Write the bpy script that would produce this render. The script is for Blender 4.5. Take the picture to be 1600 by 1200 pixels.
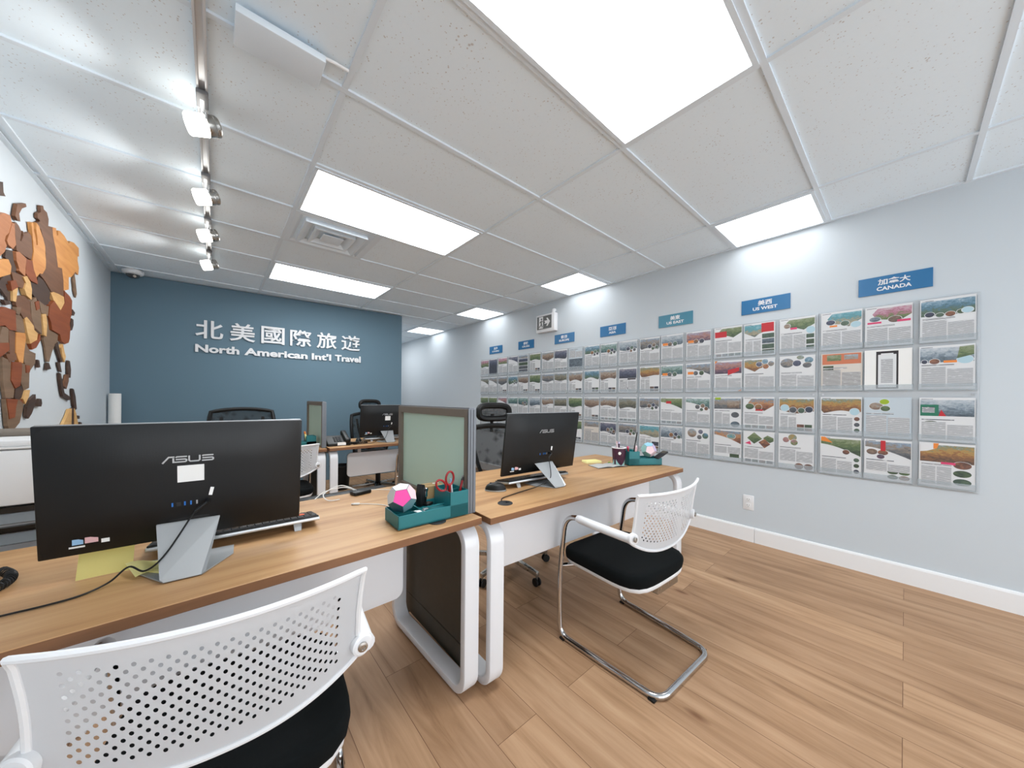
import bpy, bmesh, math, random
from mathutils import Vector, Matrix, noise as mnoise

PI = math.pi
R = math.radians
scene = bpy.context.scene
for _o in list(bpy.data.objects):
    bpy.data.objects.remove(_o)
COL = scene.collection

# ------------------------------------------------------------------ dimensions (metres)
CAM_H = 1.17
CEIL = 2.489
WX = 3.388            # right wall
LX = -0.85            # left wall
BA = Vector((LX, 5.535, 0)); BB = Vector((2.251, 5.308, 0))   # feature wall ends
TOP = 0.705           # desk tops
TOPS = TOP + 0.0006
GX0, GY0, GDX, GDY = 0.4084, 2.1982, 1.1965, 0.6096          # ceiling grid
YB = -2.6             # end wall left out behind the camera to let fill daylight in
YF = 9.6              # far end of the corridor

# ------------------------------------------------------------------ camera
cam_d = bpy.data.cameras.new('camera')
cam = bpy.data.objects.new('camera', cam_d)
COL.objects.link(cam)
cam_d.sensor_width = 36.0
cam_d.lens = 533.6 / 1600 * 36.0
cam_d.shift_y = 23.9 / 1600
cam_d.clip_start = 0.02
cam.matrix_world = (Matrix.Translation((0, 0, CAM_H)) @ Matrix.Rotation(-0.7149, 4, 'Z')
                    @ Matrix.Rotation(PI / 2, 4, 'X') @ Matrix.Rotation(0.009, 4, 'Z'))
scene.camera = cam

# ------------------------------------------------------------------ world, colour management
world = bpy.data.worlds.new('daylight')
scene.world = world
world.use_nodes = True
bgn = world.node_tree.nodes['Background']
bgn.inputs[0].default_value = (0.92, 0.96, 1.0, 1)
bgn.inputs[1].default_value = 1.5
scene.view_settings.view_transform = 'Standard'
scene.view_settings.look = 'None'
scene.view_settings.gamma = 1.0
scene.view_settings.use_curve_mapping = False
scene.view_settings.exposure = 1.08
PANEL_E = 7
WALL_PANEL_E = 2.2
SPOT_E = 4
try:
    scene.cycles.use_denoising = True
    scene.cycles.max_bounces = 10
    scene.cycles.diffuse_bounces = 6
    scene.cycles.sample_clamp_indirect = 6
except Exception:
    pass

# ------------------------------------------------------------------ materials
def lin(c):
    return tuple(((v / 255) / 12.92 if v / 255 <= 0.04045 else ((v / 255 + 0.055) / 1.055) ** 2.4) for v in c) + (1.0,)

MATS = {}
def M(name, rgb, rough=0.5, metal=0.0, spec=0.5, emit=None, bump=None, alpha=None, coat=0.0):
    if name in MATS:
        return MATS[name]
    m = bpy.data.materials.new(name)
    m.use_nodes = True
    nt = m.node_tree
    b = nt.nodes['Principled BSDF']
    b.inputs['Base Color'].default_value = lin(rgb)
    b.inputs['Roughness'].default_value = rough
    b.inputs['Metallic'].default_value = metal
    b.inputs['Specular IOR Level'].default_value = spec
    if coat:
        b.inputs['Coat Weight'].default_value = coat
        b.inputs['Coat Roughness'].default_value = 0.15
    if emit:
        b.inputs['Emission Color'].default_value = lin(emit[0])
        b.inputs['Emission Strength'].default_value = emit[1]
    if alpha is not None:
        b.inputs['Alpha'].default_value = alpha
    # every surface gets a little procedural variation
    tc = nt.nodes.new('ShaderNodeTexCoord')
    nz = nt.nodes.new('ShaderNodeTexNoise')
    nz.inputs['Scale'].default_value = bump[0] if bump else 30
    nz.inputs['Detail'].default_value = 4
    nt.links.new(tc.outputs['Object'], nz.inputs['Vector'])
    if bump:
        bp = nt.nodes.new('ShaderNodeBump')
        bp.inputs['Strength'].default_value = bump[1]
        bp.inputs['Distance'].default_value = bump[2]
        nt.links.new(nz.outputs['Fac'], bp.inputs['Height'])
        nt.links.new(bp.outputs['Normal'], b.inputs['Normal'])
    else:
        mr = nt.nodes.new('ShaderNodeMapRange')
        mr.inputs['To Min'].default_value = max(0.0, rough - 0.04)
        mr.inputs['To Max'].default_value = min(1.0, rough + 0.04)
        nt.links.new(nz.outputs['Fac'], mr.inputs['Value'])
        nt.links.new(mr.outputs['Result'], b.inputs['Roughness'])
    MATS[name] = m
    return m

def node_mat(name):
    m = bpy.data.materials.new(name)
    m.use_nodes = True
    nt = m.node_tree
    MATS[name] = m
    return m, nt, nt.nodes['Principled BSDF'], nt.nodes.new, nt.links.new

def ramp(node, stops):
    cr = node.color_ramp
    while len(cr.elements) > 1:
        cr.elements.remove(cr.elements[-1])
    cr.elements[0].position = stops[0][0]
    cr.elements[0].color = lin(stops[0][1])
    for p, c in stops[1:]:
        e = cr.elements.new(p)
        e.color = lin(c)

def wood_mat(name, stops, axis, scale=1.0, rough=0.4):
    m, nt, b, N, L = node_mat(name)
    tc = N('ShaderNodeTexCoord'); mp = N('ShaderNodeMapping')
    s = [14 * scale, 14 * scale, 14 * scale]; s[axis] = 1.1 * scale
    mp.inputs['Scale'].default_value = s
    n1 = N('ShaderNodeTexNoise'); n1.inputs['Scale'].default_value = 1.0
    n1.inputs['Detail'].default_value = 8; n1.inputs['Roughness'].default_value = 0.62
    n1.inputs['Distortion'].default_value = 0.5
    L(tc.outputs['Object'], mp.inputs['Vector']); L(mp.outputs['Vector'], n1.inputs['Vector'])
    cr = N('ShaderNodeValToRGB'); ramp(cr, stops)
    L(n1.outputs['Fac'], cr.inputs['Fac']); L(cr.outputs['Color'], b.inputs['Base Color'])
    b.inputs['Roughness'].default_value = rough
    b.inputs['Specular IOR Level'].default_value = 0.4
    bp = N('ShaderNodeBump'); bp.inputs['Strength'].default_value = 0.06; bp.inputs['Distance'].default_value = 0.002
    L(n1.outputs['Fac'], bp.inputs['Height']); L(bp.outputs['Normal'], b.inputs['Normal'])
    return m

m_desk = wood_mat('desk_oak_laminate', [(0.28, (146, 105, 68)), (0.45, (178, 137, 95)), (0.6, (192, 153, 110)), (0.75, (166, 123, 82))], 0, 1.0, 0.42)
m_desk_edge = wood_mat('desk_edge_band', [(0.3, (112, 76, 50)), (0.7, (146, 103, 71))], 0, 1.0, 0.5)

# floor planks
m_floor, nt, b, N, L = node_mat('oak_floor_planks')
tc = N('ShaderNodeTexCoord'); sx = N('ShaderNodeSeparateXYZ'); cx = N('ShaderNodeCombineXYZ')
L(tc.outputs['Object'], sx.inputs[0]); L(sx.outputs['Y'], cx.inputs['X']); L(sx.outputs['X'], cx.inputs['Y'])
br = N('ShaderNodeTexBrick')
br.inputs['Scale'].default_value = 1.0
br.inputs['Brick Width'].default_value = 1.42; br.inputs['Row Height'].default_value = 0.182
br.inputs['Mortar Size'].default_value = 0.0011; br.inputs['Mortar Smooth'].default_value = 0.3
br.offset = 0.37; br.offset_frequency = 2; br.squash = 1.0
br.inputs['Color1'].default_value = (0.0, 0.0, 0.0, 1); br.inputs['Color2'].default_value = (1, 1, 1, 1)
br.inputs['Mortar'].default_value = (0.5, 0.5, 0.5, 1)
L(cx.outputs[0], br.inputs['Vector'])
mp = N('ShaderNodeMapping'); mp.inputs['Scale'].default_value = (1.3, 13, 1)
L(cx.outputs[0], mp.inputs['Vector'])
ad = N('ShaderNodeVectorMath'); ad.operation = 'ADD'
L(mp.outputs[0], ad.inputs[0])
sc = N('ShaderNodeVectorMath'); sc.operation = 'SCALE'; sc.inputs['Scale'].default_value = 37.0
L(br.outputs['Color'], sc.inputs[0]); L(sc.outputs[0], ad.inputs[1])
n1 = N('ShaderNodeTexNoise'); n1.inputs['Scale'].default_value = 1.2; n1.inputs['Detail'].default_value = 9
n1.inputs['Roughness'].default_value = 0.6; n1.inputs['Distortion'].default_value = 0.9
L(ad.outputs[0], n1.inputs['Vector'])
cr = N('ShaderNodeValToRGB')
ramp(cr, [(0.27, (144, 110, 81)), (0.42, (175, 139, 106)), (0.55, (189, 153, 120)), (0.72, (202, 168, 135))])
L(n1.outputs['Fac'], cr.inputs['Fac'])
tint = N('ShaderNodeValToRGB'); ramp(tint, [(0.0, (228, 222, 217)), (0.5, (243, 240, 237)), (1.0, (255, 253, 250))])
L(br.outputs['Color'], tint.inputs['Fac'])
mx = N('ShaderNodeMix'); mx.data_type = 'RGBA'; mx.blend_type = 'MULTIPLY'; mx.inputs[0].default_value = 1.0
L(cr.outputs['Color'], mx.inputs[6]); L(tint.outputs['Color'], mx.inputs[7])
# knots
vo = N('ShaderNodeTexVoronoi'); vo.inputs['Scale'].default_value = 1.0; vo.inputs['Randomness'].default_value = 1.0
mk = N('ShaderNodeMapping'); mk.inputs['Scale'].default_value = (1.5, 4.3, 1); L(cx.outputs[0], mk.inputs['Vector'])
L(mk.outputs[0], vo.inputs['Vector'])
kr = N('ShaderNodeValToRGB'); ramp(kr, [(0.0, (110, 82, 60)), (0.035, (170, 140, 115)), (0.085, (255, 255, 255))])
L(vo.outputs['Distance'], kr.inputs['Fac'])
mk2 = N('ShaderNodeMix'); mk2.data_type = 'RGBA'; mk2.blend_type = 'MULTIPLY'; mk2.inputs[0].default_value = 0.75
L(mx.outputs[2], mk2.inputs[6]); L(kr.outputs['Color'], mk2.inputs[7])
mo = N('ShaderNodeMix'); mo.data_type = 'RGBA'; mo.blend_type = 'MULTIPLY'
L(br.outputs['Fac'], mo.inputs[0]); L(mk2.outputs[2], mo.inputs[6]); mo.inputs[7].default_value = lin((150, 128, 112))
L(mo.outputs[2], b.inputs['Base Color'])
b.inputs['Roughness'].default_value = 0.5; b.inputs['Specular IOR Level'].default_value = 0.35

# painted walls
m_wall = M('wall_paint_pale_blue_grey', (197, 205, 211), 0.75, bump=(180, 0.05, 0.001), spec=0.3)
m_blue = M('wall_paint_slate_blue', (98, 123, 138), 0.7, bump=(180, 0.05, 0.001), spec=0.3)
m_trim = M('white_trim_paint', (232, 233, 234), 0.4)
# ceiling tiles: fissured mineral fibre
m_ceil, nt, b, N, L = node_mat('ceiling_tile_mineral')
tc = N('ShaderNodeTexCoord')
v1 = N('ShaderNodeTexVoronoi'); v1.inputs['Scale'].default_value = 62.0
n2 = N('ShaderNodeTexNoise'); n2.inputs['Scale'].default_value = 9.0
L(tc.outputs['Object'], v1.inputs['Vector']); L(tc.outputs['Object'], n2.inputs['Vector'])
mth = N('ShaderNodeMath'); mth.operation = 'MULTIPLY'
L(v1.outputs['Distance'], mth.inputs[0]); L(n2.outputs['Fac'], mth.inputs[1])
rr = N('ShaderNodeValToRGB'); ramp(rr, [(0.0, (176, 176, 176)), (0.045, (200, 200, 200)), (0.08, (227, 239, 247)), (1.0, (229, 241, 249))])
L(mth.outputs[0], rr.inputs['Fac']); L(rr.outputs['Color'], b.inputs['Base Color'])
b.inputs['Roughness'].default_value = 0.9; b.inputs['Specular IOR Level'].default_value = 0.15
m_tbar = M('ceiling_grid_metal', (218, 228, 236), 0.45)
m_panel = M('light_panel_diffuser', (255, 255, 255), 0.5, emit=((250, 253, 255), PANEL_E))
m_panel_dim = M('light_panel_diffuser_wall_row', (255, 255, 255), 0.5, emit=((250, 253, 255), WALL_PANEL_E))
m_spotglow = M('spot_diffuser_glow', (255, 255, 255), 0.4, emit=((255, 253, 246), SPOT_E))

m_white = M('white_plastic', (228, 229, 231), 0.38)
m_whitemetal = M('white_powder_coat', (224, 225, 228), 0.35)
m_modesty = M('white_melamine', (226, 227, 230), 0.45)
m_black = M('black_plastic', (15, 16, 17), 0.45, spec=0.35)
m_blackgloss = M('black_gloss', (8, 9, 10), 0.2)
m_fabric = M('black_fabric', (13, 16, 17), 0.95, spec=0.15, bump=(900, 0.3, 0.001))
m_chrome = M('chrome', (205, 206, 208), 0.12, 1.0)
m_silver = M('satin_silver', (196, 199, 202), 0.32, 0.85)
m_brushed = M('brushed_nickel', (176, 174, 170), 0.28, 1.0)
m_rail = M('track_rail_silver', (204, 205, 207), 0.35, 0.35)
m_stand = M('silver_painted_metal', (168, 171, 173), 0.42, 0.35)
m_greyframe = M('grey_anodised_frame', (118, 122, 128), 0.4, 0.3)
m_taupeshade = M('taupe_shaded_frame', (112, 103, 92), 0.55)  # shading on the grey divider frame put into a taupe colour; feeder reuses it
m_lowpanel = M('dark_taupe_panel', (70, 64, 53), 0.6)
m_frost = M('frosted_green_glass', (182, 208, 194), 0.45, spec=0.5)
m_teal = M('teal_plastic', (22, 110, 116), 0.45)
m_tealdark = M('teal_plastic_inside', (16, 84, 90), 0.5)
m_paper = M('white_paper', (232, 232, 230), 0.8)
m_yellow = M('yellow_note', (232, 224, 152), 0.8)
m_yellow2 = M('pale_yellow_note', (236, 232, 170), 0.8)
m_kraft = M('kraft_card', (172, 142, 98), 0.8)
m_red = M('red_plastic', (150, 22, 30), 0.35)
m_pink = M('hot_pink_card', (255, 74, 160), 0.6)
m_pinkpale = M('pale_pink_card', (226, 200, 206), 0.6)
m_tealcard1 = M('dark_teal_card', (44, 84, 96), 0.6)
m_tealcard2 = M('grey_teal_card', (104, 146, 154), 0.6)
m_lightgrey = M('light_grey_card', (206, 206, 206), 0.6)
m_sky = M('light_blue_card', (150, 204, 226), 0.6)
m_lav = M('lavender_card', (198, 184, 216), 0.6)
m_greenpale = M('pale_green_card', (148, 190, 184), 0.6)
m_purple = M('purple_paper', (58, 22, 50), 0.5)
m_orange = M('orange_plastic', (232, 110, 78), 0.5)
m_blueport = M('blue_port', (40, 110, 190), 0.4)
m_stickerblue = M('blue_sticker', (140, 180, 214), 0.5)
m_stickerpink = M('pink_sticker', (214, 170, 172), 0.5)
m_tray = M('grey_tray', (120, 124, 127), 0.5)
m_printer = M('printer_white', (216, 216, 216), 0.5)
m_darkgrey = M('dark_grey_rubber', (32, 32, 34), 0.6)
m_signblue = M('sign_blue', (38, 108, 158), 0.35)
m_exitgrey = M('exit_sign_grey', (98, 101, 101), 0.5)
m_lettering = M('sign_letter_white', (226, 228, 230), 0.4)
m_cablewhite = M('white_cable', (222, 222, 220), 0.5)

def acrylic(name, rgb, a, rough):
    m, nt, b, N, L = node_mat(name)
    tr = N('ShaderNodeBsdfTransparent'); mix = N('ShaderNodeMixShader')
    b.inputs['Base Color'].default_value = lin(rgb); b.inputs['Roughness'].default_value = rough
    tcn = N('ShaderNodeTexCoord'); nz = N('ShaderNodeTexNoise'); nz.inputs['Scale'].default_value = 6
    mr = N('ShaderNodeMapRange'); mr.inputs['To Min'].default_value = a - 0.04; mr.inputs['To Max'].default_value = a + 0.04
    L(tcn.outputs['Object'], nz.inputs['Vector']); L(nz.outputs['Fac'], mr.inputs['Value'])
    L(mr.outputs[0], mix.inputs[0]); L(tr.outputs[0], mix.inputs[1]); L(b.outputs[0], mix.inputs[2])
    out = nt.nodes['Material Output']; L(mix.outputs[0], out.inputs['Surface'])
    return m
m_acryl = acrylic('acrylic_backing', (208, 214, 219), 0.6, 0.25)
m_pocket = acrylic('acrylic_pocket_clear', (196, 206, 212), 0.32, 0.12)

def mesh_fabric():
    m, nt, b, N, L = node_mat('chair_mesh_fabric')
    b.inputs['Base Color'].default_value = lin((20, 22, 23)); b.inputs['Roughness'].default_value = 0.8
    tr = N('ShaderNodeBsdfTransparent'); mix = N('ShaderNodeMixShader')
    tcn = N('ShaderNodeTexCoord')
    ch = N('ShaderNodeTexVoronoi'); ch.inputs['Scale'].default_value = 13.0; ch.distance = 'MANHATTAN'
    L(tcn.outputs['Object'], ch.inputs['Vector'])
    mr = N('ShaderNodeMapRange'); mr.inputs['From Min'].default_value = 0.1; mr.inputs['From Max'].default_value = 0.7
    mr.inputs['To Min'].default_value = 0.97; mr.inputs['To Max'].default_value = 0.72
    L(ch.outputs['Distance'], mr.inputs['Value'])
    L(mr.outputs[0], mix.inputs[0]); L(tr.outputs[0], mix.inputs[1]); L(b.outputs[0], mix.inputs[2])
    L(mix.outputs[0], nt.nodes['Material Output'].inputs['Surface'])
    return m
m_mesh = mesh_fabric()

# monitor shell: black plastic with a fine diamond weave relief
m_monitor, nt, b, N, L = node_mat('monitor_back_black')
b.inputs['Base Color'].default_value = lin((10, 12, 14)); b.inputs['Roughness'].default_value = 0.4; b.inputs['Specular IOR Level'].default_value = 0.4
tcn = N('ShaderNodeTexCoord'); mpp = N('ShaderNodeMapping'); mpp.inputs['Rotation'].default_value = (0, R(45), 0)
L(tcn.outputs['Object'], mpp.inputs['Vector'])
ck = N('ShaderNodeTexChecker'); ck.inputs['Scale'].default_value = 260
L(mpp.outputs[0], ck.inputs['Vector'])
bp = N('ShaderNodeBump'); bp.inputs['Strength'].default_value = 0.12; bp.inputs['Distance'].default_value = 0.0006
L(ck.outputs['Fac'], bp.inputs['Height']); L(bp.outputs['Normal'], b.inputs['Normal'])

def piece_wood(name, a, c):
    return wood_mat(name, [(0.3, a), (0.7, c)], 1, 1.6, 0.55)
W_LIGHT = piece_wood('birch_light', (190, 126, 66), (214, 154, 90))
W_TAN = piece_wood('maple_tan', (196, 150, 92), (222, 182, 124))
W_BROWN = piece_wood('walnut_brown', (98, 66, 46), (124, 86, 62))
W_DARK = piece_wood('walnut_dark', (58, 42, 34), (82, 60, 48))
W_RED = piece_wood('mahogany_red', (118, 58, 28), (146, 78, 42))
W_ORANGE = piece_wood('cherry_orange', (158, 100, 62), (182, 122, 82))
W_GREY = piece_wood('walnut_grey', (108, 86, 66), (134, 108, 86))

# printed photographs on the flyers
def photo_mat(name, stops, scale=40):
    m, nt, b, N, L = node_mat('print_' + name)
    tcn = N('ShaderNodeTexCoord'); oi = N('ShaderNodeObjectInfo')
    nz = N('ShaderNodeTexNoise'); nz.noise_dimensions = '4D'; nz.inputs['Scale'].default_value = scale
    nz.inputs['Detail'].default_value = 10; nz.inputs['Roughness'].default_value = 0.8; nz.inputs['Distortion'].default_value = 0.8
    mpn = N('ShaderNodeMapping'); mpn.inputs['Scale'].default_value = (0.8, 1, 1.5)
    L(tcn.outputs['Object'], mpn.inputs['Vector']); L(mpn.outputs[0], nz.inputs['Vector'])
    mu = N('ShaderNodeMath'); mu.operation = 'MULTIPLY'; mu.inputs[1].default_value = 60.0
    L(oi.outputs['Random'], mu.inputs[0]); L(mu.outputs[0], nz.inputs['W'])
    sp = N('ShaderNodeSeparateXYZ'); L(tcn.outputs['Object'], sp.inputs[0])
    mr = N('ShaderNodeMapRange'); mr.inputs['From Min'].default_value = 0.03; mr.inputs['From Max'].default_value = 0.14
    L(sp.outputs['Z'], mr.inputs['Value'])
    ma = N('ShaderNodeMath'); ma.operation = 'MULTIPLY_ADD'; ma.inputs[1].default_value = 0.42; ma.inputs[2].default_value = -0.2
    L(mr.outputs[0], ma.inputs[0])
    sm = N('ShaderNodeMath'); sm.operation = 'ADD'; L(nz.outputs['Fac'], sm.inputs[0]); L(ma.outputs[0], sm.inputs[1])
    c = N('ShaderNodeValToRGB'); ramp(c, [(q, tuple(v * 0.66 + g * 0.34 for v, g in zip(cc, (132, 138, 142)))) for q, cc in stops]); L(sm.outputs[0], c.inputs['Fac'])
    L(c.outputs['Color'], b.inputs['Base Color']); b.inputs['Roughness'].default_value = 0.45
    return m
PHOTO = {
    'village': photo_mat('village', [(0.25, (36, 40, 36)), (0.42, (92, 86, 66)), (0.52, (136, 126, 98)), (0.62, (116, 132, 140)), (0.75, (198, 208, 214))]),
    'lake': photo_mat('lake', [(0.25, (28, 52, 40)), (0.4, (70, 96, 66)), (0.5, (54, 104, 130)), (0.62, (122, 164, 190)), (0.75, (216, 224, 230))]),
    'forest': photo_mat('forest', [(0.25, (22, 38, 22)), (0.42, (58, 84, 40)), (0.55, (104, 122, 66)), (0.68, (150, 160, 120)), (0.78, (196, 206, 206))]),
    'autumn': photo_mat('autumn', [(0.25, (60, 36, 24)), (0.42, (150, 84, 34)), (0.52, (196, 140, 52)), (0.62, (110, 120, 80)), (0.75, (188, 206, 222))]),
    'city': photo_mat('city', [(0.25, (36, 40, 48)), (0.42, (92, 92, 96)), (0.52, (150, 128, 106)), (0.62, (120, 146, 172)), (0.75, (206, 216, 226))], 40),
    'snow': photo_mat('snow', [(0.25, (40, 54, 66)), (0.42, (104, 124, 140)), (0.55, (176, 190, 202)), (0.7, (222, 228, 234))]),
    'beach': photo_mat('beach', [(0.25, (70, 86, 80)), (0.4, (180, 160, 120)), (0.5, (56, 140, 150)), (0.62, (90, 170, 190)), (0.75, (206, 226, 232))]),
    'canyon': photo_mat('canyon', [(0.25, (74, 36, 24)), (0.42, (156, 82, 46)), (0.52, (204, 132, 70)), (0.62, (92, 126, 150)), (0.75, (176, 204, 220))]),
    'garden': photo_mat('garden', [(0.25, (36, 60, 30)), (0.42, (96, 122, 52)), (0.5, (180, 90, 120)), (0.6, (214, 150, 170)), (0.75, (220, 222, 214))]),
    'sunset': photo_mat('sunset', [(0.25, (44, 30, 50)), (0.42, (104, 66, 88)), (0.52, (188, 116, 92)), (0.62, (150, 130, 156)), (0.75, (208, 204, 216))]),
    'night': photo_mat('night', [(0.25, (14, 16, 26)), (0.42, (36, 42, 70)), (0.55, (80, 84, 110)), (0.68, (150, 140, 150)), (0.78, (226, 220, 226))]),
    'old_town': photo_mat('old_town', [(0.25, (60, 44, 38)), (0.42, (126, 92, 70)), (0.52, (170, 144, 118)), (0.62, (140, 156, 168)), (0.75, (212, 220, 226))], 36),
    'waterfall': photo_mat('waterfall', [(0.25, (24, 44, 52)), (0.42, (52, 92, 96)), (0.52, (96, 134, 112)), (0.62, (160, 186, 190)), (0.75, (222, 232, 234))]),
}
def text_mat(name, ink, freq, thr):
    m, nt, b, N, L = node_mat('print_' + name)
    tcn = N('ShaderNodeTexCoord'); sp = N('ShaderNodeSeparateXYZ'); L(tcn.outputs['Object'], sp.inputs[0])
    mu = N('ShaderNodeMath'); mu.operation = 'MULTIPLY'; mu.inputs[1].default_value = freq; L(sp.outputs['Z'], mu.inputs[0])
    fr = N('ShaderNodeMath'); fr.operation = 'FRACT'; L(mu.outputs[0], fr.inputs[0])
    gt = N('ShaderNodeMath'); gt.operation = 'GREATER_THAN'; gt.inputs[1].default_value = 0.45; L(fr.outputs[0], gt.inputs[0])
    nz = N('ShaderNodeTexNoise'); nz.noise_dimensions = '4D'; nz.inputs['Scale'].default_value = 1; nz.inputs['Detail'].default_value = 2; mps = N('ShaderNodeMapping'); mps.inputs['Scale'].default_value = (38, 1, freq * 1.0)
    oi = N('ShaderNodeObjectInfo'); mw = N('ShaderNodeMath'); mw.operation = 'MULTIPLY'; mw.inputs[1].default_value = 50
    L(oi.outputs['Random'], mw.inputs[0]); L(mw.outputs[0], nz.inputs['W']); L(tcn.outputs['Object'], mps.inputs['Vector']); L(mps.outputs[0], nz.inputs['Vector'])
    g2 = N('ShaderNodeMapRange'); g2.inputs['From Min'].default_value = thr; g2.inputs['From Max'].default_value = thr + 0.12
    L(nz.outputs['Fac'], g2.inputs['Value'])
    ml = N('ShaderNodeMath'); ml.operation = 'MULTIPLY'; L(gt.outputs[0], ml.inputs[0]); L(g2.outputs[0], ml.inputs[1])
    mc = N('ShaderNodeMix'); mc.data_type = 'RGBA'; L(ml.outputs[0], mc.inputs[0])
    mc.inputs[6].default_value = lin((207, 209, 211)); mc.inputs[7].default_value = lin(ink)
    L(mc.outputs[2], b.inputs['Base Color']); b.inputs['Roughness'].default_value = 0.5
    return m
m_text = text_mat('small_text', (138, 141, 146), 165, 0.30)
m_textlow = text_mat('newsprint_text', (108, 104, 100), 190, 0.28)
m_head = text_mat('heading_text', (70, 74, 84), 120, 0.33)
m_pr_red = M('print_red_ribbon', (186, 44, 52), 0.5)
m_pr_orange = M('print_orange_ribbon', (224, 132, 58), 0.5)
m_pr_pink = M('print_pink_ribbon', (206, 66, 108), 0.5)
m_pr_green = M('print_green_ribbon', (40, 112, 88), 0.5)
m_pr_lime = M('print_lime_ribbon', (150, 176, 44), 0.5)
m_pr_white = M('print_white', (214, 216, 218), 0.5)
m_pr_cyan = M('print_pale_cyan', (170, 200, 212), 0.5)
m_pr_peach = M('print_peach_banner', (196, 116, 84), 0.5)
m_pr_dark = M('print_dark', (40, 34, 38), 0.5)
m_pr_bluegrey = M('print_pale_bluegrey', (186, 198, 206), 0.5)
m_newsprint = M('print_newsprint', (206, 200, 192), 0.7)

# ------------------------------------------------------------------ mesh builder
def rotz(a): return Matrix.Rotation(a, 4, 'Z')
class MB:
    def __init__(s):
        s.bm = bmesh.new(); s.mats = []
    def _mi(s, m):
        if m is None: return 0
        if m not in s.mats: s.mats.append(m)
        return s.mats.index(m)
    def _take(s, geom_faces, m, mat=None):
        i = s._mi(m)
        for f in geom_faces: f.material_index = i
    def box(s, c, size, m=None, bev=0.0, seg=2, rot=None):
        t = bmesh.new(); bmesh.ops.create_cube(t, size=1)
        for v in t.verts: v.co = Vector((v.co.x * size[0], v.co.y * size[1], v.co.z * size[2]))
        if bev > 0:
            bmesh.ops.bevel(t, geom=list(t.edges), offset=min(bev, min(size) * 0.49), segments=seg, profile=0.5, affect='EDGES', clamp_overlap=True)
        mat = Matrix.Translation(c) @ (rot if rot is not None else Matrix.Identity(4))
        t.transform(mat); return s.merge(t, m)
    def merge(s, t, m):
        i = s._mi(m); me = bpy.data.meshes.new('tmp'); t.to_mesh(me); t.free()
        n0 = len(s.bm.faces); s.bm.from_mesh(me); bpy.data.meshes.remove(me)
        s.bm.faces.ensure_lookup_table()
        for f in s.bm.faces[n0:]: f.material_index = i
        return s
    def face(s, pts, m=None):
        vs = [s.bm.verts.new(p) for p in pts]
        f = s.bm.faces.new(vs); f.material_index = s._mi(m); return s
    def prism(s, pts, d, m=None, bev=0.0, mtx=None):
        """pts: 3D outline; d: extrusion vector"""
        t = bmesh.new(); d = Vector(d)
        a = [t.verts.new(Vector(p)) for p in pts]; f = t.faces.new(a)
        r = bmesh.ops.extrude_face_region(t, geom=[f])
        vs = [e for e in r['geom'] if isinstance(e, bmesh.types.BMVert)]
        bmesh.ops.translate(t, verts=vs, vec=d)
        bmesh.ops.recalc_face_normals(t, faces=list(t.faces))
        if bev > 0:
            bmesh.ops.bevel(t, geom=list(t.edges), offset=bev, segments=2, profile=0.5, affect='EDGES', clamp_overlap=True)
        if mtx is not None: t.transform(mtx)
        return s.merge(t, m)
    def tube(s, path, r, m=None, n=10, closed=False, caps=True, flat=1.0):
        P = [Vector(p) for p in path]; k = len(P); t = bmesh.new(); rings = []
        rs = r if isinstance(r, (list, tuple)) else [r] * k
        T = []
        for i in range(k):
            a = P[(i - 1) % k] if (closed or i > 0) else P[i]; b_ = P[(i + 1) % k] if (closed or i < k - 1) else P[i]
            d = (b_ - a); T.append(d.normalized() if d.length > 1e-9 else Vector((0, 0, 1)))
        up = Vector((0, 0, 1)) if abs(T[0].z) < 0.9 else Vector((1, 0, 0))
        nrm = (up - T[0] * up.dot(T[0])).normalized()
        for i in range(k):
            nrm = (nrm - T[i] * nrm.dot(T[i]))
            nrm = nrm.normalized() if nrm.length > 1e-6 else T[i].orthogonal().normalized()
            bn = T[i].cross(nrm)
            rings.append([t.verts.new(P[i] + (nrm * math.cos(2 * PI * j / n) * flat + bn * math.sin(2 * PI * j / n)) * rs[i]) for j in range(n)])
        for i in range(k if closed else k - 1):
            A = rings[i]; B = rings[(i + 1) % k]
            for j in range(n):
                t.faces.new((A[j], A[(j + 1) % n], B[(j + 1) % n], B[j]))
        if caps and not closed:
            t.faces.new(list(reversed(rings[0]))); t.faces.new(rings[-1])
        bmesh.ops.recalc_face_normals(t, faces=list(t.faces))
        return s.merge(t, m)
    def lathe(s, prof, m=None, n=24, mtx=None):
        """prof: list of (r,z) revolved about z"""
        t = bmesh.new(); rings = []
        for r, z in prof:
            if r < 1e-6: rings.append([t.verts.new((0, 0, z))])
            else: rings.append([t.verts.new((r * math.cos(2 * PI * j / n), r * math.sin(2 * PI * j / n), z)) for j in range(n)])
        for A, B in zip(rings, rings[1:]):
            for j in range(n):
                q = (j + 1) % n
                if len(A) == 1 and len(B) == 1: continue
                if len(A) == 1: t.faces.new((A[0], B[j], B[q]))
                elif len(B) == 1: t.faces.new((A[j], A[q], B[0]))
                else: t.faces.new((A[j], A[q], B[q], B[j]))
        bmesh.ops.recalc_face_normals(t, faces=list(t.faces))
        if mtx is not None: t.transform(mtx)
        return s.merge(t, m)
    def cyl(s, p, q, r, m=None, n=20, bev=0.0):
        p = Vector(p); q = Vector(q); d = q - p; L_ = d.length
        mt = Matrix.Translation(p) @ d.to_track_quat('Z', 'Y').to_matrix().to_4x4()
        pr = [(0, 0), (r - bev, 0), (r, bev), (r, L_ - bev), (r - bev, L_), (0, L_)] if bev else [(0, 0), (r, 0), (r, L_), (0, L_)]
        return s.lathe(pr, m, n, mt)
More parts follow.
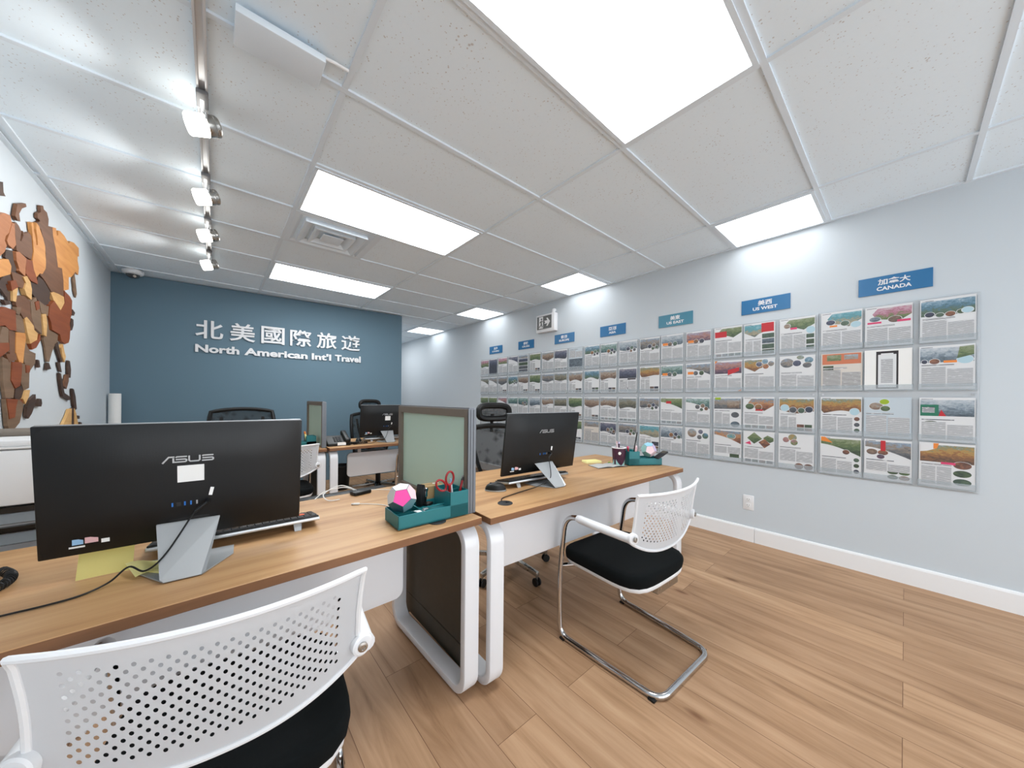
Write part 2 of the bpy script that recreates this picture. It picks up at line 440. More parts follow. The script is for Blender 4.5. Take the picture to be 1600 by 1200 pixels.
    def grid(s, fn, nu, nv, m=None, thick=0.0, tdir=None):
        """open surface fn(i/nu, j/nv)"""
        t = bmesh.new(); V = [[t.verts.new(fn(i / nu, j / nv)) for j in range(nv + 1)] for i in range(nu + 1)]
        for i in range(nu):
            for j in range(nv):
                t.faces.new((V[i][j], V[i + 1][j], V[i + 1][j + 1], V[i][j + 1]))
        if thick:
            bmesh.ops.solidify(t, geom=list(t.faces), thickness=thick)
            bmesh.ops.recalc_face_normals(t, faces=list(t.faces))
        return s.merge(t, m)
    def build(s, name, m=None, parent=None, smooth=35, mats=None):
        me = bpy.data.meshes.new(name)
        s.bm.to_mesh(me); s.bm.free()
        ml = mats or ([m] if m is not None else s.mats)
        if m is not None and s.mats:
            ml = [x if x is not None else m for x in s.mats]
        for x in ml: me.materials.append(x)
        if smooth:
            for p in me.polygons: p.use_smooth = True
            me.set_sharp_from_angle(angle=R(smooth))
        o = bpy.data.objects.new(name, me); COL.objects.link(o)
        if parent is not None: o.parent = parent
        return o

def tag(o, label=None, cat=None, group=None, kind=None):
    if label: o['label'] = label
    if cat: o['category'] = cat
    if group: o['group'] = group
    if kind: o['kind'] = kind
    return o
def thing(name, label, cat, loc=(0, 0, 0), rz=0.0, group=None, rot=None):
    o = bpy.data.objects.new(name, None); COL.objects.link(o)
    o.empty_display_size = 0.05
    o.location = loc; o.rotation_euler = rot if rot is not None else (0, 0, rz)
    return tag(o, label, cat, group)
def struct(o):
    o['kind'] = 'structure'; return o
def copy_tree(o, parent=None):
    c = o.copy(); COL.objects.link(c); c.parent = parent
    for ch in list(o.children): copy_tree(ch, c)
    return c

def fillet(path, rad, n=6):
    """round the inner corners of a polyline"""
    P = [Vector(p) for p in path]; out = [P[0]]
    rr = rad if isinstance(rad, (list, tuple)) else [rad] * len(P)
    for i in range(1, len(P) - 1):
        a, b_, c = P[i - 1], P[i], P[i + 1]
        u = (a - b_); w = (c - b_)
        t = min(rr[i], u.length * 0.49, w.length * 0.49)
        p0 = b_ + u.normalized() * t; p1 = b_ + w.normalized() * t
        for k in range(n + 1):
            s = k / n
            out.append(p0 * (1 - s) ** 2 + b_ * 2 * s * (1 - s) + p1 * s * s)
    out.append(P[-1]); return out
def smooth_path(pts, n=8):
    P = [Vector(p) for p in pts]; out = []
    for i in range(len(P) - 1):
        a = P[max(i - 1, 0)]; b_ = P[i]; c = P[i + 1]; d = P[min(i + 2, len(P) - 1)]
        for k in range(n):
            t = k / n
            out.append(0.5 * ((2 * b_) + (c - a) * t + (2 * a - 5 * b_ + 4 * c - d) * t * t + (3 * b_ - a - 3 * c + d) * t ** 3))
    out.append(P[-1]); return out
def rrect(w, h, r, n=5):
    pts = []
    for cx_, cy_, a0 in ((w / 2 - r, h / 2 - r, 0), (-w / 2 + r, h / 2 - r, 90), (-w / 2 + r, -h / 2 + r, 180), (w / 2 - r, -h / 2 + r, 270)):
        for k in range(n + 1):
            a = R(a0 + 90 * k / n); pts.append((cx_ + r * math.cos(a), cy_ + r * math.sin(a)))
    return pts
def circle(cx_, cz_, r, n=20, sq=1.0):
    return [(cx_ + r * math.cos(2 * PI * k / n), cz_ + r * sq * math.sin(2 * PI * k / n)) for k in range(n)]

def text_obj(name, body, size, extrude, m, parent, offset=0.0, align='CENTER', width=None, space=1.0, smooth=0):
    """flat lettering standing in the XZ plane, facing -Y"""
    cu = bpy.data.curves.new(name, 'FONT'); cu.body = body; cu.size = size; cu.extrude = extrude
    cu.offset = offset; cu.align_x = align; cu.align_y = 'BOTTOM_BASELINE'; cu.space_character = space
    cu.resolution_u = 3
    tmp = bpy.data.objects.new('tmp', cu); COL.objects.link(tmp)
    bpy.context.view_layer.update()
    dg = bpy.context.evaluated_depsgraph_get()
    me = bpy.data.meshes.new_from_object(tmp.evaluated_get(dg))
    bpy.data.objects.remove(tmp); bpy.data.curves.remove(cu)
    me.name = name
    me.transform(Matrix.Rotation(PI / 2, 4, 'X'))
    if width:
        xs = [v.co.x for v in me.vertices]
        if xs:
            f = width / max(1e-6, max(xs) - min(xs)); c = (max(xs) + min(xs)) / 2
            if align == 'LEFT': c = min(xs)
            for v in me.vertices: v.co.x = (v.co.x - c) * f
    me.materials.clear(); me.materials.append(m)
    o = bpy.data.objects.new(name, me); COL.objects.link(o); o.parent = parent
    return o
def fit_text(o, w, h):
    """scale mesh to a w x h box with its lower-left corner at the origin"""
    me = o.data
    xs = [v.co.x for v in me.vertices]; zs = [v.co.z for v in me.vertices]
    if not xs: return o
    x0, x1, z0, z1 = min(xs), max(xs), min(zs), max(zs)
    for v in me.vertices:
        v.co.x = (v.co.x - x0) / (x1 - x0) * w; v.co.z = (v.co.z - z0) / (z1 - z0) * h
    return o

# ------------------------------------------------------------------ the room shell
b_ = MB(); b_.box(((WX + LX) / 2, (YB + YF) / 2, -0.05), (WX - LX + 0.4, YF - YB, 0.1)); struct(b_.build('floor', m_floor, smooth=0))
b_ = MB(); b_.box((WX + 0.06, (YB + YF) / 2, CEIL / 2), (0.12, YF - YB, CEIL + 0.2)); struct(b_.build('wall_right', m_wall, smooth=0))
b_ = MB(); b_.box((LX - 0.06, (YB + 5.6) / 2, CEIL / 2), (0.12, 5.6 - YB, CEIL + 0.2)); struct(b_.build('wall_left', m_wall, smooth=0))
d = (BB - BA); nrm = Vector((-d.y, d.x, 0)).normalized() * 0.12
b_ = MB(); b_.prism([BA - d * 0.02, BB, BB + nrm, BA + nrm - d * 0.02], (0, 0, CEIL), m_blue); struct(b_.build('wall_back', m_blue, smooth=0))
b_ = MB(); b_.box(((WX + 1.4) / 2, YF + 0.06, CEIL / 2), (WX - 1.4 + 0.3, 0.12, CEIL + 0.2)); struct(b_.build('wall_corridor', m_wall, smooth=0))
b_ = MB(); b_.box((2.19, (5.43 + YF) / 2, CEIL / 2), (0.1, YF - 5.43, CEIL)); struct(b_.build('wall_inner', m_wall, smooth=0))


# baseboard with a butt joint, rounded top
def baseboard(y0, y1, name):
    b_ = MB()
    pr = [(WX, 0, 0.0), (WX - 0.016, 0, 0.0), (WX - 0.016, 0, 0.108), (WX - 0.012, 0, 0.118), (WX - 0.006, 0, 0.122), (WX, 0, 0.122)]
    b_.prism([(x, y0, z) for x, _, z in pr], (0, y1 - y0, 0), m_trim)
    return struct(b_.build(name, m_trim, smooth=0))
baseboard(YB, 0.812, 'baseboard_right'); baseboard(0.814, YF, 'baseboard_right_far')

# ceiling slab with openings for nothing: panels are lay-in units just below it
b_ = MB(); b_.box(((WX + LX) / 2, (YB + YF) / 2, CEIL + 0.06), (WX - LX + 0.4, YF - YB, 0.1), m_ceil); struct(b_.build('ceiling', m_ceil, smooth=0))
# T-bar grid
b_ = MB(); TW = 0.024; ZB = CEIL + 0.006
def tbar(x0, y0, x1, y1):
    if abs(x1 - x0) > abs(y1 - y0): b_.box(((x0 + x1) / 2, y0, ZB), (abs(x1 - x0), TW, 0.012), m_tbar)
    else: b_.box((x0, (y0 + y1) / 2, ZB + 0.0006), (TW, abs(y1 - y0), 0.012), m_tbar)
gx = [GX0 + k * GDX for k in range(-1, 3)]
for x in gx: tbar(x, YB, x, YF)
k = -8
while GY0 + k * GDY < YF:
    y = GY0 + k * GDY
    if y > YB: tbar(LX, y, WX, y)
    k += 1
tbar(LX + 0.012, YB, LX + 0.012, 5.5); tbar(WX - 0.012, YB, WX - 0.012, YF)
tbar(GX0 + 0.6105, GY0 + GDY, GX0 + 0.6105, GY0 + 2 * GDY)
struct(b_.build('trim_1', m_tbar, smooth=0))

# ------------------------------------------------------------------ ceiling lights
def ceiling_light(x0, x1, y0, y1, label, group='lay-in ceiling light panels', dm=None):
    dm = dm or m_panel
    t = thing('ceiling_light', label, 'ceiling light', ((x0 + x1) / 2, (y0 + y1) / 2, CEIL), 0, group)
    w, h = x1 - x0, y1 - y0; IN = 0.019
    f = MB()
    for sx_, sy_, cx_, cy_ in ((w, IN, 0, h / 2 - IN / 2), (w, IN, 0, -h / 2 + IN / 2), (IN, h - 2 * IN, w / 2 - IN / 2, 0), (IN, h - 2 * IN, -w / 2 + IN / 2, 0)):
        f.box((cx_, cy_, 0.002), (sx_, sy_, 0.016), m_tbar)
    f.build('frame', m_tbar, t, smooth=0)
    p = MB(); p.box((0, 0, 0.004), (w - 2 * IN, h - 2 * IN, 0.006), dm); p.build('diffuser', dm, t, smooth=0)
    return t
e = TW / 2
def cell(k, r, label):
    x0 = GX0 + k * GDX + e; x1 = (GX0 + (k + 1) * GDX - e) if k < 2 else WX - 0.024
    ceiling_light(x0, x1, GY0 + r * GDY + e, GY0 + (r + 1) * GDY - e, label, dm=m_panel_dim if k == 2 else None)
cell(1 - 1, -3, 'bright panel light cut off by the top of the photo, nearest overhead')
cell(0, 0, 'long bright panel light beside the air vent in the ceiling')
cell(0, 3, 'long bright panel light between air vent and slate blue wall')
cell(2, -3, 'ceiling panel light against the right wall, nearest the Canada sign')
cell(2, 0, 'ceiling panel light against the right wall, above the Asia sign')
cell(2, 3, 'small far ceiling panel light at the right wall, just before the exit sign')
cell(2, 6, 'farthest ceiling panel light, past the end of the slate blue wall')

# unseen fill lamp added in the corridor to brighten the far right wall
_ld = bpy.data.lights.new('corridor_fill', 'AREA'); _ld.shape = 'RECTANGLE'; _ld.size = 0.55; _ld.size_y = 1.1; _ld.energy = 7
_lo = bpy.data.objects.new('corridor_fill', _ld); _lo.location = (2.62, 7.4, CEIL - 0.02); COL.objects.link(_lo)

# ------------------------------------------------------------------ air diffuser
t = thing('air_vent', 'square white stepped air vent set into the ceiling grid', 'air vent', (GX0 + 0.305, GY0 + GDY * 1.5, CEIL))
def sq_ring(mb, a0, z0, a1, z1, m):
    p = [(-a0, -a0, z0), (a0, -a0, z0), (a0, a0, z0), (-a0, a0, z0)]; q = [(-a1, -a1, z1), (a1, -a1, z1), (a1, a1, z1), (-a1, a1, z1)]
    for i in range(4):
        j = (i + 1) % 4; mb.face([p[i], p[j], q[j], q[i]], m)
f = MB(); sq_ring(f, 0.293, -0.002, 0.262, -0.004, m_tbar); sq_ring(f, 0.293, -0.002, 0.293, 0.01, m_tbar); sq_ring(f, 0.262, -0.004, 0.238, 0.012, m_tbar)
f.build('frame', m_tbar, t, smooth=0)
m_ventdark = M('vent_recess', (92, 93, 95), 0.8)
f = MB(); f.box((0, 0, 0.013), (0.53, 0.53, 0.004), m_ventdark); f.build('recess_plate', m_ventdark, t, smooth=0)
for a in (0.222, 0.148):
    f = MB(); sq_ring(f, a, -0.024, a - 0.018, -0.025, m_tbar); sq_ring(f, a, -0.024, a - 0.004, 0.012, m_tbar); sq_ring(f, a - 0.018, -0.025, a - 0.058, 0.004, m_tbar)
    f.build('louvre_ring', m_tbar, t, smooth=0)
f = MB(); f.box((0, 0, -0.02), (0.15, 0.15, 0.008), m_tbar, 0.003); f.build('centre_plate', m_tbar, t, smooth=0)

# ------------------------------------------------------------------ track lights
TX_ = -0.052
t = thing('track_rail', 'silver ceiling track rail carrying the four spotlights', 'track rail', (TX_, 0, CEIL))
f = MB()
f.box((0, 2.75, -0.006), (0.036, 3.4, 0.012), m_rail)
f.box((-0.014, 2.75, -0.018), (0.008, 3.4, 0.014), m_rail, 0.001); f.box((0.014, 2.75, -0.018), (0.008, 3.4, 0.014), m_rail, 0.001)
f.build('rail', m_rail, t)
f = MB(); f.box((0, 4.46, -0.014), (0.04, 0.02, 0.028), m_rail, 0.002); f.build('end_cap', m_rail, t)
m_adapter = M('track_adapter_grey', (104, 104, 106), 0.5)
def spotlight(ya, yh, label):
    ya -= 0.03; yh -= 0.055
    t = thing('track_spotlight', label, 'spotlight', (TX_, ya, CEIL - 0.026), 0, 'spotlights on the ceiling track')
    f = MB(); f.box((0, 0, -0.008), (0.040, 0.10, 0.018), m_adapter, 0.003); f.build('adapter', m_adapter, t)
    dy = yh - ya
    f = MB(); f.cyl((0, dy, -0.012), (0, dy, -0.05), 0.008, m_rail); f.box((0, dy / 2, -0.014), (0.016, abs(dy) + 0.02, 0.008), m_rail, 0.002)
    f.build('stem', m_rail, t)
    ax = Vector((-0.93, -0.06, -0.36)).normalized(); c = Vector((0.012, dy, -0.072))
    # housing behind, glowing lens in front
    ld = bpy.data.lights.new('spot_beam', 'SPOT'); ld.energy = 6.5; ld.spot_size = R(120); ld.spot_blend = 0.8; ld.shadow_soft_size = 0.04; ld.color = (1.0, 0.985, 0.96)
    lo = bpy.data.objects.new('spot_beam', ld); COL.objects.link(lo); lo.parent = t
    lo.matrix_local = Matrix.Translation(c + ax * 0.085) @ ax.to_track_quat('-Z', 'Y').to_matrix().to_4x4()
    q = ax.to_track_quat('Z', 'Y').to_matrix().to_4x4()
    f = MB(); f.lathe([(0, -0.048), (0.036, -0.048), (0.042, -0.042), (0.044, -0.03), (0.042, -0.027), (0.044, -0.024), (0.045, 0.0), (0, 0.0)], m_brushed, 28, Matrix.Translation(c) @ q)
    f.build('housing', m_brushed, t)
    f = MB(); f.lathe([(0.0, 0.001), (0.0445, 0.001), (0.0445, 0.062), (0.041, 0.067), (0, 0.069)], m_spotglow, 28, Matrix.Translation(c) @ q)
    f.build('lens', m_spotglow, t)
    f = MB(); f.tube(fillet([c + Vector((0.0, -0.048, 0)), c + Vector((0.0, -0.048, 0.03)), c + Vector((0, 0.048, 0.03)), c + Vector((0, 0.048, 0))], 0.008), 0.004, m_rail, 8); f.build('yoke', m_rail, t)
spotlight(2.03, 2.13, 'largest track spotlight, nearest the camera end of the rail')
spotlight(2.74, 2.86, 'second track spotlight from the camera end of the rail')
spotlight(3.38, 3.52, 'third track spotlight along the rail, second from its far end')
spotlight(4.12, 4.28, 'last small track spotlight, at the slate blue wall end of the rail')

# flat box on the ceiling
t = thing('ceiling_unit', 'flat white rectangular box fixed to the ceiling beside the track rail', 'ceiling unit', (0.175, 1.53, CEIL))
f = MB(); f.box((0, 0, -0.03), (0.27, 0.15, 0.028), m_tbar, 0.004); f.build('cover', m_tbar, t)
f = MB(); f.box((0, 0, -0.008), (0.22, 0.11, 0.016), m_tbar); f.build('back_plate', m_tbar, t)
f = MB(); f.tube([(0.135, -0.05, -0.006), (0.17, -0.055, -0.006), (0.22, -0.055, -0.006)], 0.006, m_trim, 8); f.build('cable_entry', m_trim, t)

# dome camera
t = thing('dome_camera', 'white security dome camera in the ceiling corner above the map wall', 'security camera', (-0.665, 5.33, CEIL))
f = MB(); f.lathe([(0, 0), (0.078, 0), (0.08, -0.01), (0.08, -0.03), (0.072, -0.042), (0.062, -0.046), (0.05, -0.046)], m_white, 32); f.build('housing', m_white, t)
m_domeglass = M('smoked_dome', (70, 72, 74), 0.1)
f = MB(); f.lathe([(0.053, -0.045), (0.05, -0.058), (0.04, -0.07), (0.024, -0.079), (0, -0.082)], m_domeglass, 28); f.build('dome', m_domeglass, t)
f = MB(); f.cyl((0.012, -0.03, -0.06), (0.02, -0.05, -0.07), 0.012, m_silver); f.build('lens', m_silver, t)

# ------------------------------------------------------------------ feature wall lettering
ang = math.atan2(d.y, d.x)
ux = d.normalized(); un = Vector((ux.y, -ux.x, 0))       # towards the room
def on_blue(s, z, off=0.0):
    p = BA + ux * s + un * off; return Vector((p.x, p.y, z))
t = thing('wall_sign', 'raised white company lettering in Chinese and English on the slate blue wall', 'wall sign', on_blue(0.669, 1.694, 0.014), ang)
for i, ch in enumerate('北美國際旅遊'):
    o = text_obj('character', ch, 0.25, 0.009, m_lettering, t, offset=0.0035)
    fit_text(o, 0.25, 0.222 if i else 0.215)
    o.location = (0.0 + i * 0.3115, 0, 0.168)
x = 0.0
for wd, w in (('North', 0.405), ('American', 0.685), ("Int'l", 0.24), ('Travel', 0.345)):
    o = text_obj('lettering', wd, 0.12, 0.007, m_lettering, t, offset=0.0042)
    fit_text(o, w, {'North': 0.093, 'American': 0.093, "Int'l": 0.093, 'Travel': 0.093}[wd]); o.location = (x, 0, 0.0)
    x += w + 0.0487

# ------------------------------------------------------------------ right wall signs
def wall_loc(y, z, off=0.0): return (WX - off, y, z)
m_signteal = M('sign_teal_blue', (44, 124, 150), 0.35)
def region_sign(y, zh, en, label, cw, ew):
    mp_ = m_signteal if en == 'US EAST' else m_signblue
    t = thing('region_sign', label, 'sign', wall_loc(y, 1.961, 0.003), -PI / 2, 'blue region signs above the flyer racks')
    f = MB(); f.box((0, -0.001, 0), (0.328, 0.006, 0.12), mp_, 0.001); f.build('plate', mp_, t, smooth=0)
    o = text_obj('lettering', zh, 0.045, 0.0006, m_lettering, t, offset=0.001); fit_text(o, cw, 0.042); o.location = (-cw / 2, -0.0048, 0.0)
    o = text_obj('lettering', en, 0.03, 0.0006, m_lettering, t, offset=0.0009); fit_text(o, ew, 0.026); o.location = (-ew / 2, -0.0048, -0.037)
region_sign(0.055, '加拿大', 'CANADA', 'blue sign reading CANADA, largest and nearest on the right wall', 0.145, 0.155)
region_sign(0.757, '美西', 'US WEST', 'blue sign reading US WEST on the right wall', 0.095, 0.165)
region_sign(1.478, '美東', 'US EAST', 'teal blue sign reading US EAST on the right wall', 0.095, 0.165)
region_sign(2.175, '亞洲', 'ASIA', 'blue sign reading ASIA on the right wall', 0.098, 0.09)
region_sign(2.883, '歐洲', 'EUROPE', 'blue sign reading EUROPE below the exit sign', 0.098, 0.165)
region_sign(3.6, '郵輪', 'CRUISE', 'blue sign between the EUROPE sign and the farthest sign', 0.098, 0.155)
region_sign(4.304, '其他', 'OTHERS', 'farthest and smallest blue sign on the right wall', 0.098, 0.18)

# exit sign (running figure and arrow)
t = thing('exit_sign', 'white box exit sign with running figure and arrow on right wall', 'exit sign', wall_loc(3.165, 2.195, 0.0), -PI / 2)
f = MB(); f.box((0, -0.035, 0), (0.33, 0.07, 0.235), m_white, 0.006); f.build('housing', m_white, t)
f = MB(); f.box((-0.012, -0.072, 0.008), (0.262, 0.004, 0.172), m_exitgrey); f.build('face', m_exitgrey, t, smooth=0)
f = MB(); y = -0.0755
def flat(mb, pts, m, yy=y, th=0.001): mb.prism([(px, yy, pz) for px, pz in pts], (0, -th, 0), m)
flat(f, [(-0.105, -0.068), (-0.03, -0.068), (-0.03, 0.086), (-0.105, 0.086)], m_trim)
f.build('pictogram_door', m_trim, t, smooth=0)
f = MB(); yy = -0.0768
for pts in ([(-0.075, 0.03), (-0.052, 0.035), (-0.05, -0.005), (-0.07, -0.01)], [(-0.07, -0.005), (-0.05, -0.005), (-0.042, -0.03), (-0.036, -0.055), (-0.05, -0.055), (-0.058, -0.03)],
            [(-0.07, -0.01), (-0.058, -0.02), (-0.078, -0.045), (-0.102, -0.052), (-0.102, -0.04), (-0.085, -0.034)],
            [(-0.056, 0.033), (-0.034, 0.01), (-0.031, 0.018), (-0.05, 0.042)], [(-0.075, 0.03), (-0.096, 0.012), (-0.091, 0.004), (-0.07, 0.02)], circle(-0.056, 0.055, 0.013, 12)):
    flat(f, pts, m_exitgrey, yy)
f.build('running_figure', m_exitgrey, t, smooth=0)
f = MB(); flat(f, [(-0.01, -0.012), (0.05, -0.012), (0.03, -0.045), (0.055, -0.045), (0.098, 0.008), (0.055, 0.061), (0.03, 0.061), (0.05, 0.028), (-0.01, 0.028), (0.012, 0.008)], m_trim)
f.build('arrow', m_trim, t, smooth=0)
f = MB(); f.tube(fillet([(0.115, -0.03, 0.11), (0.115, -0.03, 0.16), (0.115, 0.0, 0.16)], 0.02), 0.022, m_white, 14); f.build('conduit', m_white, t)

# power outlet
t = thing('wall_outlet', 'white power outlet plate low on the right wall', 'outlet', wall_loc(0.859, 0.322, 0.0), -PI / 2)
f = MB(); f.box((0, -0.003, 0), (0.078, 0.006, 0.123), m_white, 0.003); f.build('cover_plate', m_white, t)
for z in (0.024, -0.024):
    f = MB(); f.box((0, -0.0065, z), (0.036, 0.003, 0.034), m_trim, 0.006); f.build('socket', m_trim, t)
    f = MB()
    for dx in (-0.007, 0.007): f.box((dx, -0.0085, z + 0.004), (0.002, 0.001, 0.009), m_darkgrey)
    f.box((0, -0.0085, z - 0.009), (0.004, 0.001, 0.004), m_darkgrey); f.build('slots', m_darkgrey, t)

# ------------------------------------------------------------------ flyer racks and flyers
SEC0, SECW = -0.284, 0.713
COLOFF = (0.12, 0.362, 0.588)
ROWZ = (1.683, 1.388, 1.070, 0.787)
PW, PH = 0.213, 0.268
RACKNAME = ['nearest, under the CANADA sign', 'under the US WEST sign', 'under the US EAST sign', 'under the ASIA sign',
            'under the EUROPE sign', 'just left of the EUROPE sign', 'farthest from the camera, at the left end']
def rack(s):
    y0 = SEC0 + s * SECW
    t = thing('flyer_rack', 'clear acrylic flyer rack on the right wall, ' + RACKNAME[s], 'flyer rack', wall_loc(y0 + 0.352, 1.235, 0.0), -PI / 2, 0, ) if False else \
        thing('flyer_rack', 'clear acrylic flyer rack on the right wall, ' + RACKNAME[s], 'flyer rack', wall_loc(y0 + 0.352, 1.235, 0.0), -PI / 2, 'acrylic flyer racks on the right wall')
    f = MB(); f.box((0, -0.007, 0), (0.704, 0.004, 1.184), m_acryl, 0.001); f.build('backing_sheet', m_acryl, t, smooth=0)
    for sx_ in (-0.33, 0.33):
        for z in (-0.575, -0.01, 0.575):
            f = MB(); f.cyl((sx_, -0.0005, z), (sx_, -0.012, z), 0.006, m_silver, 12); f.build('standoff', m_silver, t)
    for r in range(4):
        for c in range(3):
            yl = -(COLOFF[c] - 0.352)      # local x runs towards the camera
            zb = ROWZ[r] - PH / 2 - 1.235 - 0.004
            f = MB()
            f.box((yl, -0.0145, zb), (0.222, 0.011, 0.002), m_pocket)
            f.box((yl, -0.0195, zb + 0.02), (0.222, 0.0015, 0.04), m_pocket)
            for sx_ in (-0.11, 0.11): f.box((yl + sx_, -0.0145, zb + 0.13), (0.0016, 0.011, 0.26), m_pocket)
            f.build('pocket', m_pocket, t, smooth=0)
    return t
for s in range(7): rack(s)

def flyer_mesh(dz, rnd, name):
    f = MB(); y = 0.0
    page = dz.get('page', m_pr_white)
    f.box((0, 0, 0), (PW, 0.0012, PH), page)
    yy = -0.0006
    x0, x1, z1 = -PW / 2 + 0.004, PW / 2 - 0.004, PH / 2 - 0.004
    lv = [0]
    def poly(pts, m, lvl=1):
        lv[0] += 1; f.prism([(px, yy, pz) for px, pz in pts], (0, -0.00012 * lv[0], 0), m)
    def rect(a, b2, c, e2, m, lvl=1): poly([(a, b2), (c, b2), (c, e2), (a, e2)], m, lvl)
    P_ = PHOTO.get(dz.get('h'))
    sh = dz.get('shape', 'wave'); hh = dz.get('hh', 0.10)
    if P_ is not None:
        top = z1 - dz.get('topgap', 0.010)
        if sh == 'wave':
            n = 14; ph = rnd.uniform(0, 6); am = rnd.uniform(0.006, 0.016)
            poly([(x0, top), (x0, top - hh * rnd.uniform(.75, .95))] + [(x0 + (x1 - x0) * k / n, top - hh + am * math.sin(ph + 5.2 * k / n)) for k in range(1, n)] + [(x1, top - hh * rnd.uniform(.8, 1.05)), (x1, top)], P_)
        elif sh == 'full': rect(x0, top - hh, x1, top, P_)
        elif sh == 'diag': poly([(x0 + 0.055, top), (x0 + 0.03, top - hh * 0.35), (x0 + 0.05, top - hh * 0.7), (0.0, top - hh * 0.8), (0.04, top - hh), (x1, top - hh * 0.55), (x1, top)], P_)
        elif sh == 'diagl': poly([(x0, top), (x0, top - hh * 0.6), (-0.03, top - hh), (0.0, top - hh * 0.75), (0.06, top - hh * 0.55), (x1 - 0.05, top)], P_)
        elif sh == 'right': rect(0.0, top - hh, x1, top, P_)
        elif sh == 'swoosh':
            n = 12
            poly([(x0, top)] + [(x0 + (x1 - x0) * k / n, top - hh * (0.35 + 0.65 * (k / n) ** 1.6)) for k in range(n + 1)] + [(x1, top)], P_)
    if dz.get('logo', True) and sh != 'none':
        rect(x0 + 0.004, z1 - 0.008, x0 + 0.05, z1 - 0.002, m_head)
    for (cx_, cz_, r, pm, *sq) in dz.get('circ', []):
        q = sq[0] if sq else 1.0
        poly(circle(cx_, cz_, r + 0.0025, 18, q), m_pr_white, 2); poly(circle(cx_, cz_, r, 18, q), PHOTO.get(pm) or MATS[pm], 3)
    for (a, b2, c, e2, pm) in dz.get('rect', []):
        rect(a, b2, c, e2, PHOTO.get(pm) or MATS[pm], 2)
    for pts, pm in dz.get('poly', []): poly(pts, PHOTO.get(pm) or MATS[pm], 2)
    if dz.get('text', True):
        tz = dz.get('tz', z1 - 0.012 - hh - 0.012); zb = -PH / 2 + dz.get('bot', 0.012); xr = dz.get('tr', x1 - 0.004)
        rect(x0 + 0.006, tz - 0.008, min(0.03, xr), tz, m_head)
        mid = (x0 + 0.006 + xr) / 2
        tm = m_textlow if dz.get('news') else m_text
        if dz.get('cols', 2) == 2:
            rect(x0 + 0.006, zb, mid - 0.003, tz - 0.016, tm); rect(mid + 0.003, zb, xr, tz - 0.016 - rnd.uniform(0, .02), tm)
        else: rect(x0 + 0.006, zb, xr, tz - 0.016, tm)
    return f

RC = 0.080
def rightcol(p, kind='c'):
    if kind == 'c': return [(0.082, z, 0.014, p[i % len(p)]) for i, z in enumerate((-0.02, -0.06, -0.1))]
def thumbs_bottom(p, n=4): 
    w = 0.18 / n
    return [(-0.092 + i * (w + 0.004), -0.122, -0.092 + i * (w + 0.004) + w - 0.004, -0.1, p[i % len(p)]) for i in range(n)]
def thumbs_br(p): return [(0.005 + i * 0.046, -0.122 + j * 0.026, 0.047 + i * 0.046, -0.1 + j * 0.026, p[(i + j) % len(p)]) for i in range(2) for j in range(2)]
def arc_circ(p, z=0.03, n=4): return [(-0.068 + i * 0.04, z - 0.008 * math.sin(i * 1.1), 0.016 if i % 2 else 0.019, p[i % len(p)], 0.8) for i in range(n)]

D = {}   # (row, column from the right) -> design and words
D[0, 0] = (dict(h='lake', hh=0.092, shape='full', circ=arc_circ(['night', 'lake', 'canyon', 'forest'], 0.038) + [(0.075, 0.045, 0.021, 'print_pale_cyan', .8)]), 'dark mountain lake photo')
D[0, 1] = (dict(h='garden', hh=0.10, shape='diag', circ=[(-0.06, 0.05, 0.026, 'snow', .6), (0.03, 0.04, 0.03, 'old_town', .7)], rect=[(-0.095, 0.02, -0.03, 0.032, 'print_pink_ribbon'), (0.04, 0.02, 0.098, 0.034, 'print_pink_ribbon')]), 'purple and green mountain photo')
D[0, 2] = (dict(h='beach', hh=0.10, shape='diag', circ=[(-0.055, 0.06, 0.024, 'night', .75), (0.02, 0.045, 0.022, 'lake', .8), (0.075, 0.03, 0.026, 'print_pale_cyan', .8)], rect=[(-0.06, 0.026, -0.02, 0.038, 'print_orange_ribbon')]), 'turquoise lake photo')
D[1, 0] = (dict(h='snow', hh=0.09, shape='full', circ=[(-0.085, 0.036, 0.012, 'night'), (-0.045, 0.036, 0.02, 'canyon', .8), (0.07, 0.042, 0.03, 'print_pale_cyan', .8)], poly=[([(0.05, 0.12), (0.102, 0.125), (0.102, 0.07), (0.04, 0.05)], 'forest')], rect=[(-0.01, 0.026, 0.04, 0.04, 'print_orange_ribbon')]), 'snowy blue mountain photo')
D[1, 1] = (dict(h=None, page=m_paper, text=False, shape='none', rect=[(-0.052, -0.128, 0.048, 0.122, 'print_dark'), (-0.043, -0.12, 0.039, 0.1, 'print_white'), (-0.03, 0.092, 0.026, 0.108, 'print_white')], poly=[([(-0.03, -0.09), (0.024, -0.09), (0.024, 0.07), (-0.03, 0.07)], 'print_small_text')]), 'black clipboard picture on blank white')
D[1, 2] = (dict(h=None, page=m_newsprint, news=True, hh=0.075, shape='none', rect=[(-0.1, 0.055, 0.1, 0.13, 'print_peach_banner'), (-0.075, 0.08, 0.0, 0.122, 'forest'), (0.015, 0.085, 0.085, 0.12, 'old_town'), (-0.096, 0.005, -0.04, 0.045, 'forest'), (-0.096, -0.045, -0.04, -0.01, 'old_town')]), 'newsprint layout and peach banner')
D[2, 0] = (dict(h='snow', hh=0.10, shape='full', tr=0.098, rect=[(-0.102, 0.02, -0.03, 0.09, 'print_green_ribbon'), (-0.095, 0.04, -0.045, 0.075, 'print_heading_text')], poly=[([(-0.03, 0.02), (-0.02, 0.06), (0.0, 0.02)], 'print_red_ribbon')], circ=[(-0.06, -0.03, 0.036, 'forest', .55), (-0.06, -0.08, 0.036, 'night', .55)], tz=0.0), 'snowy pines and green title block')
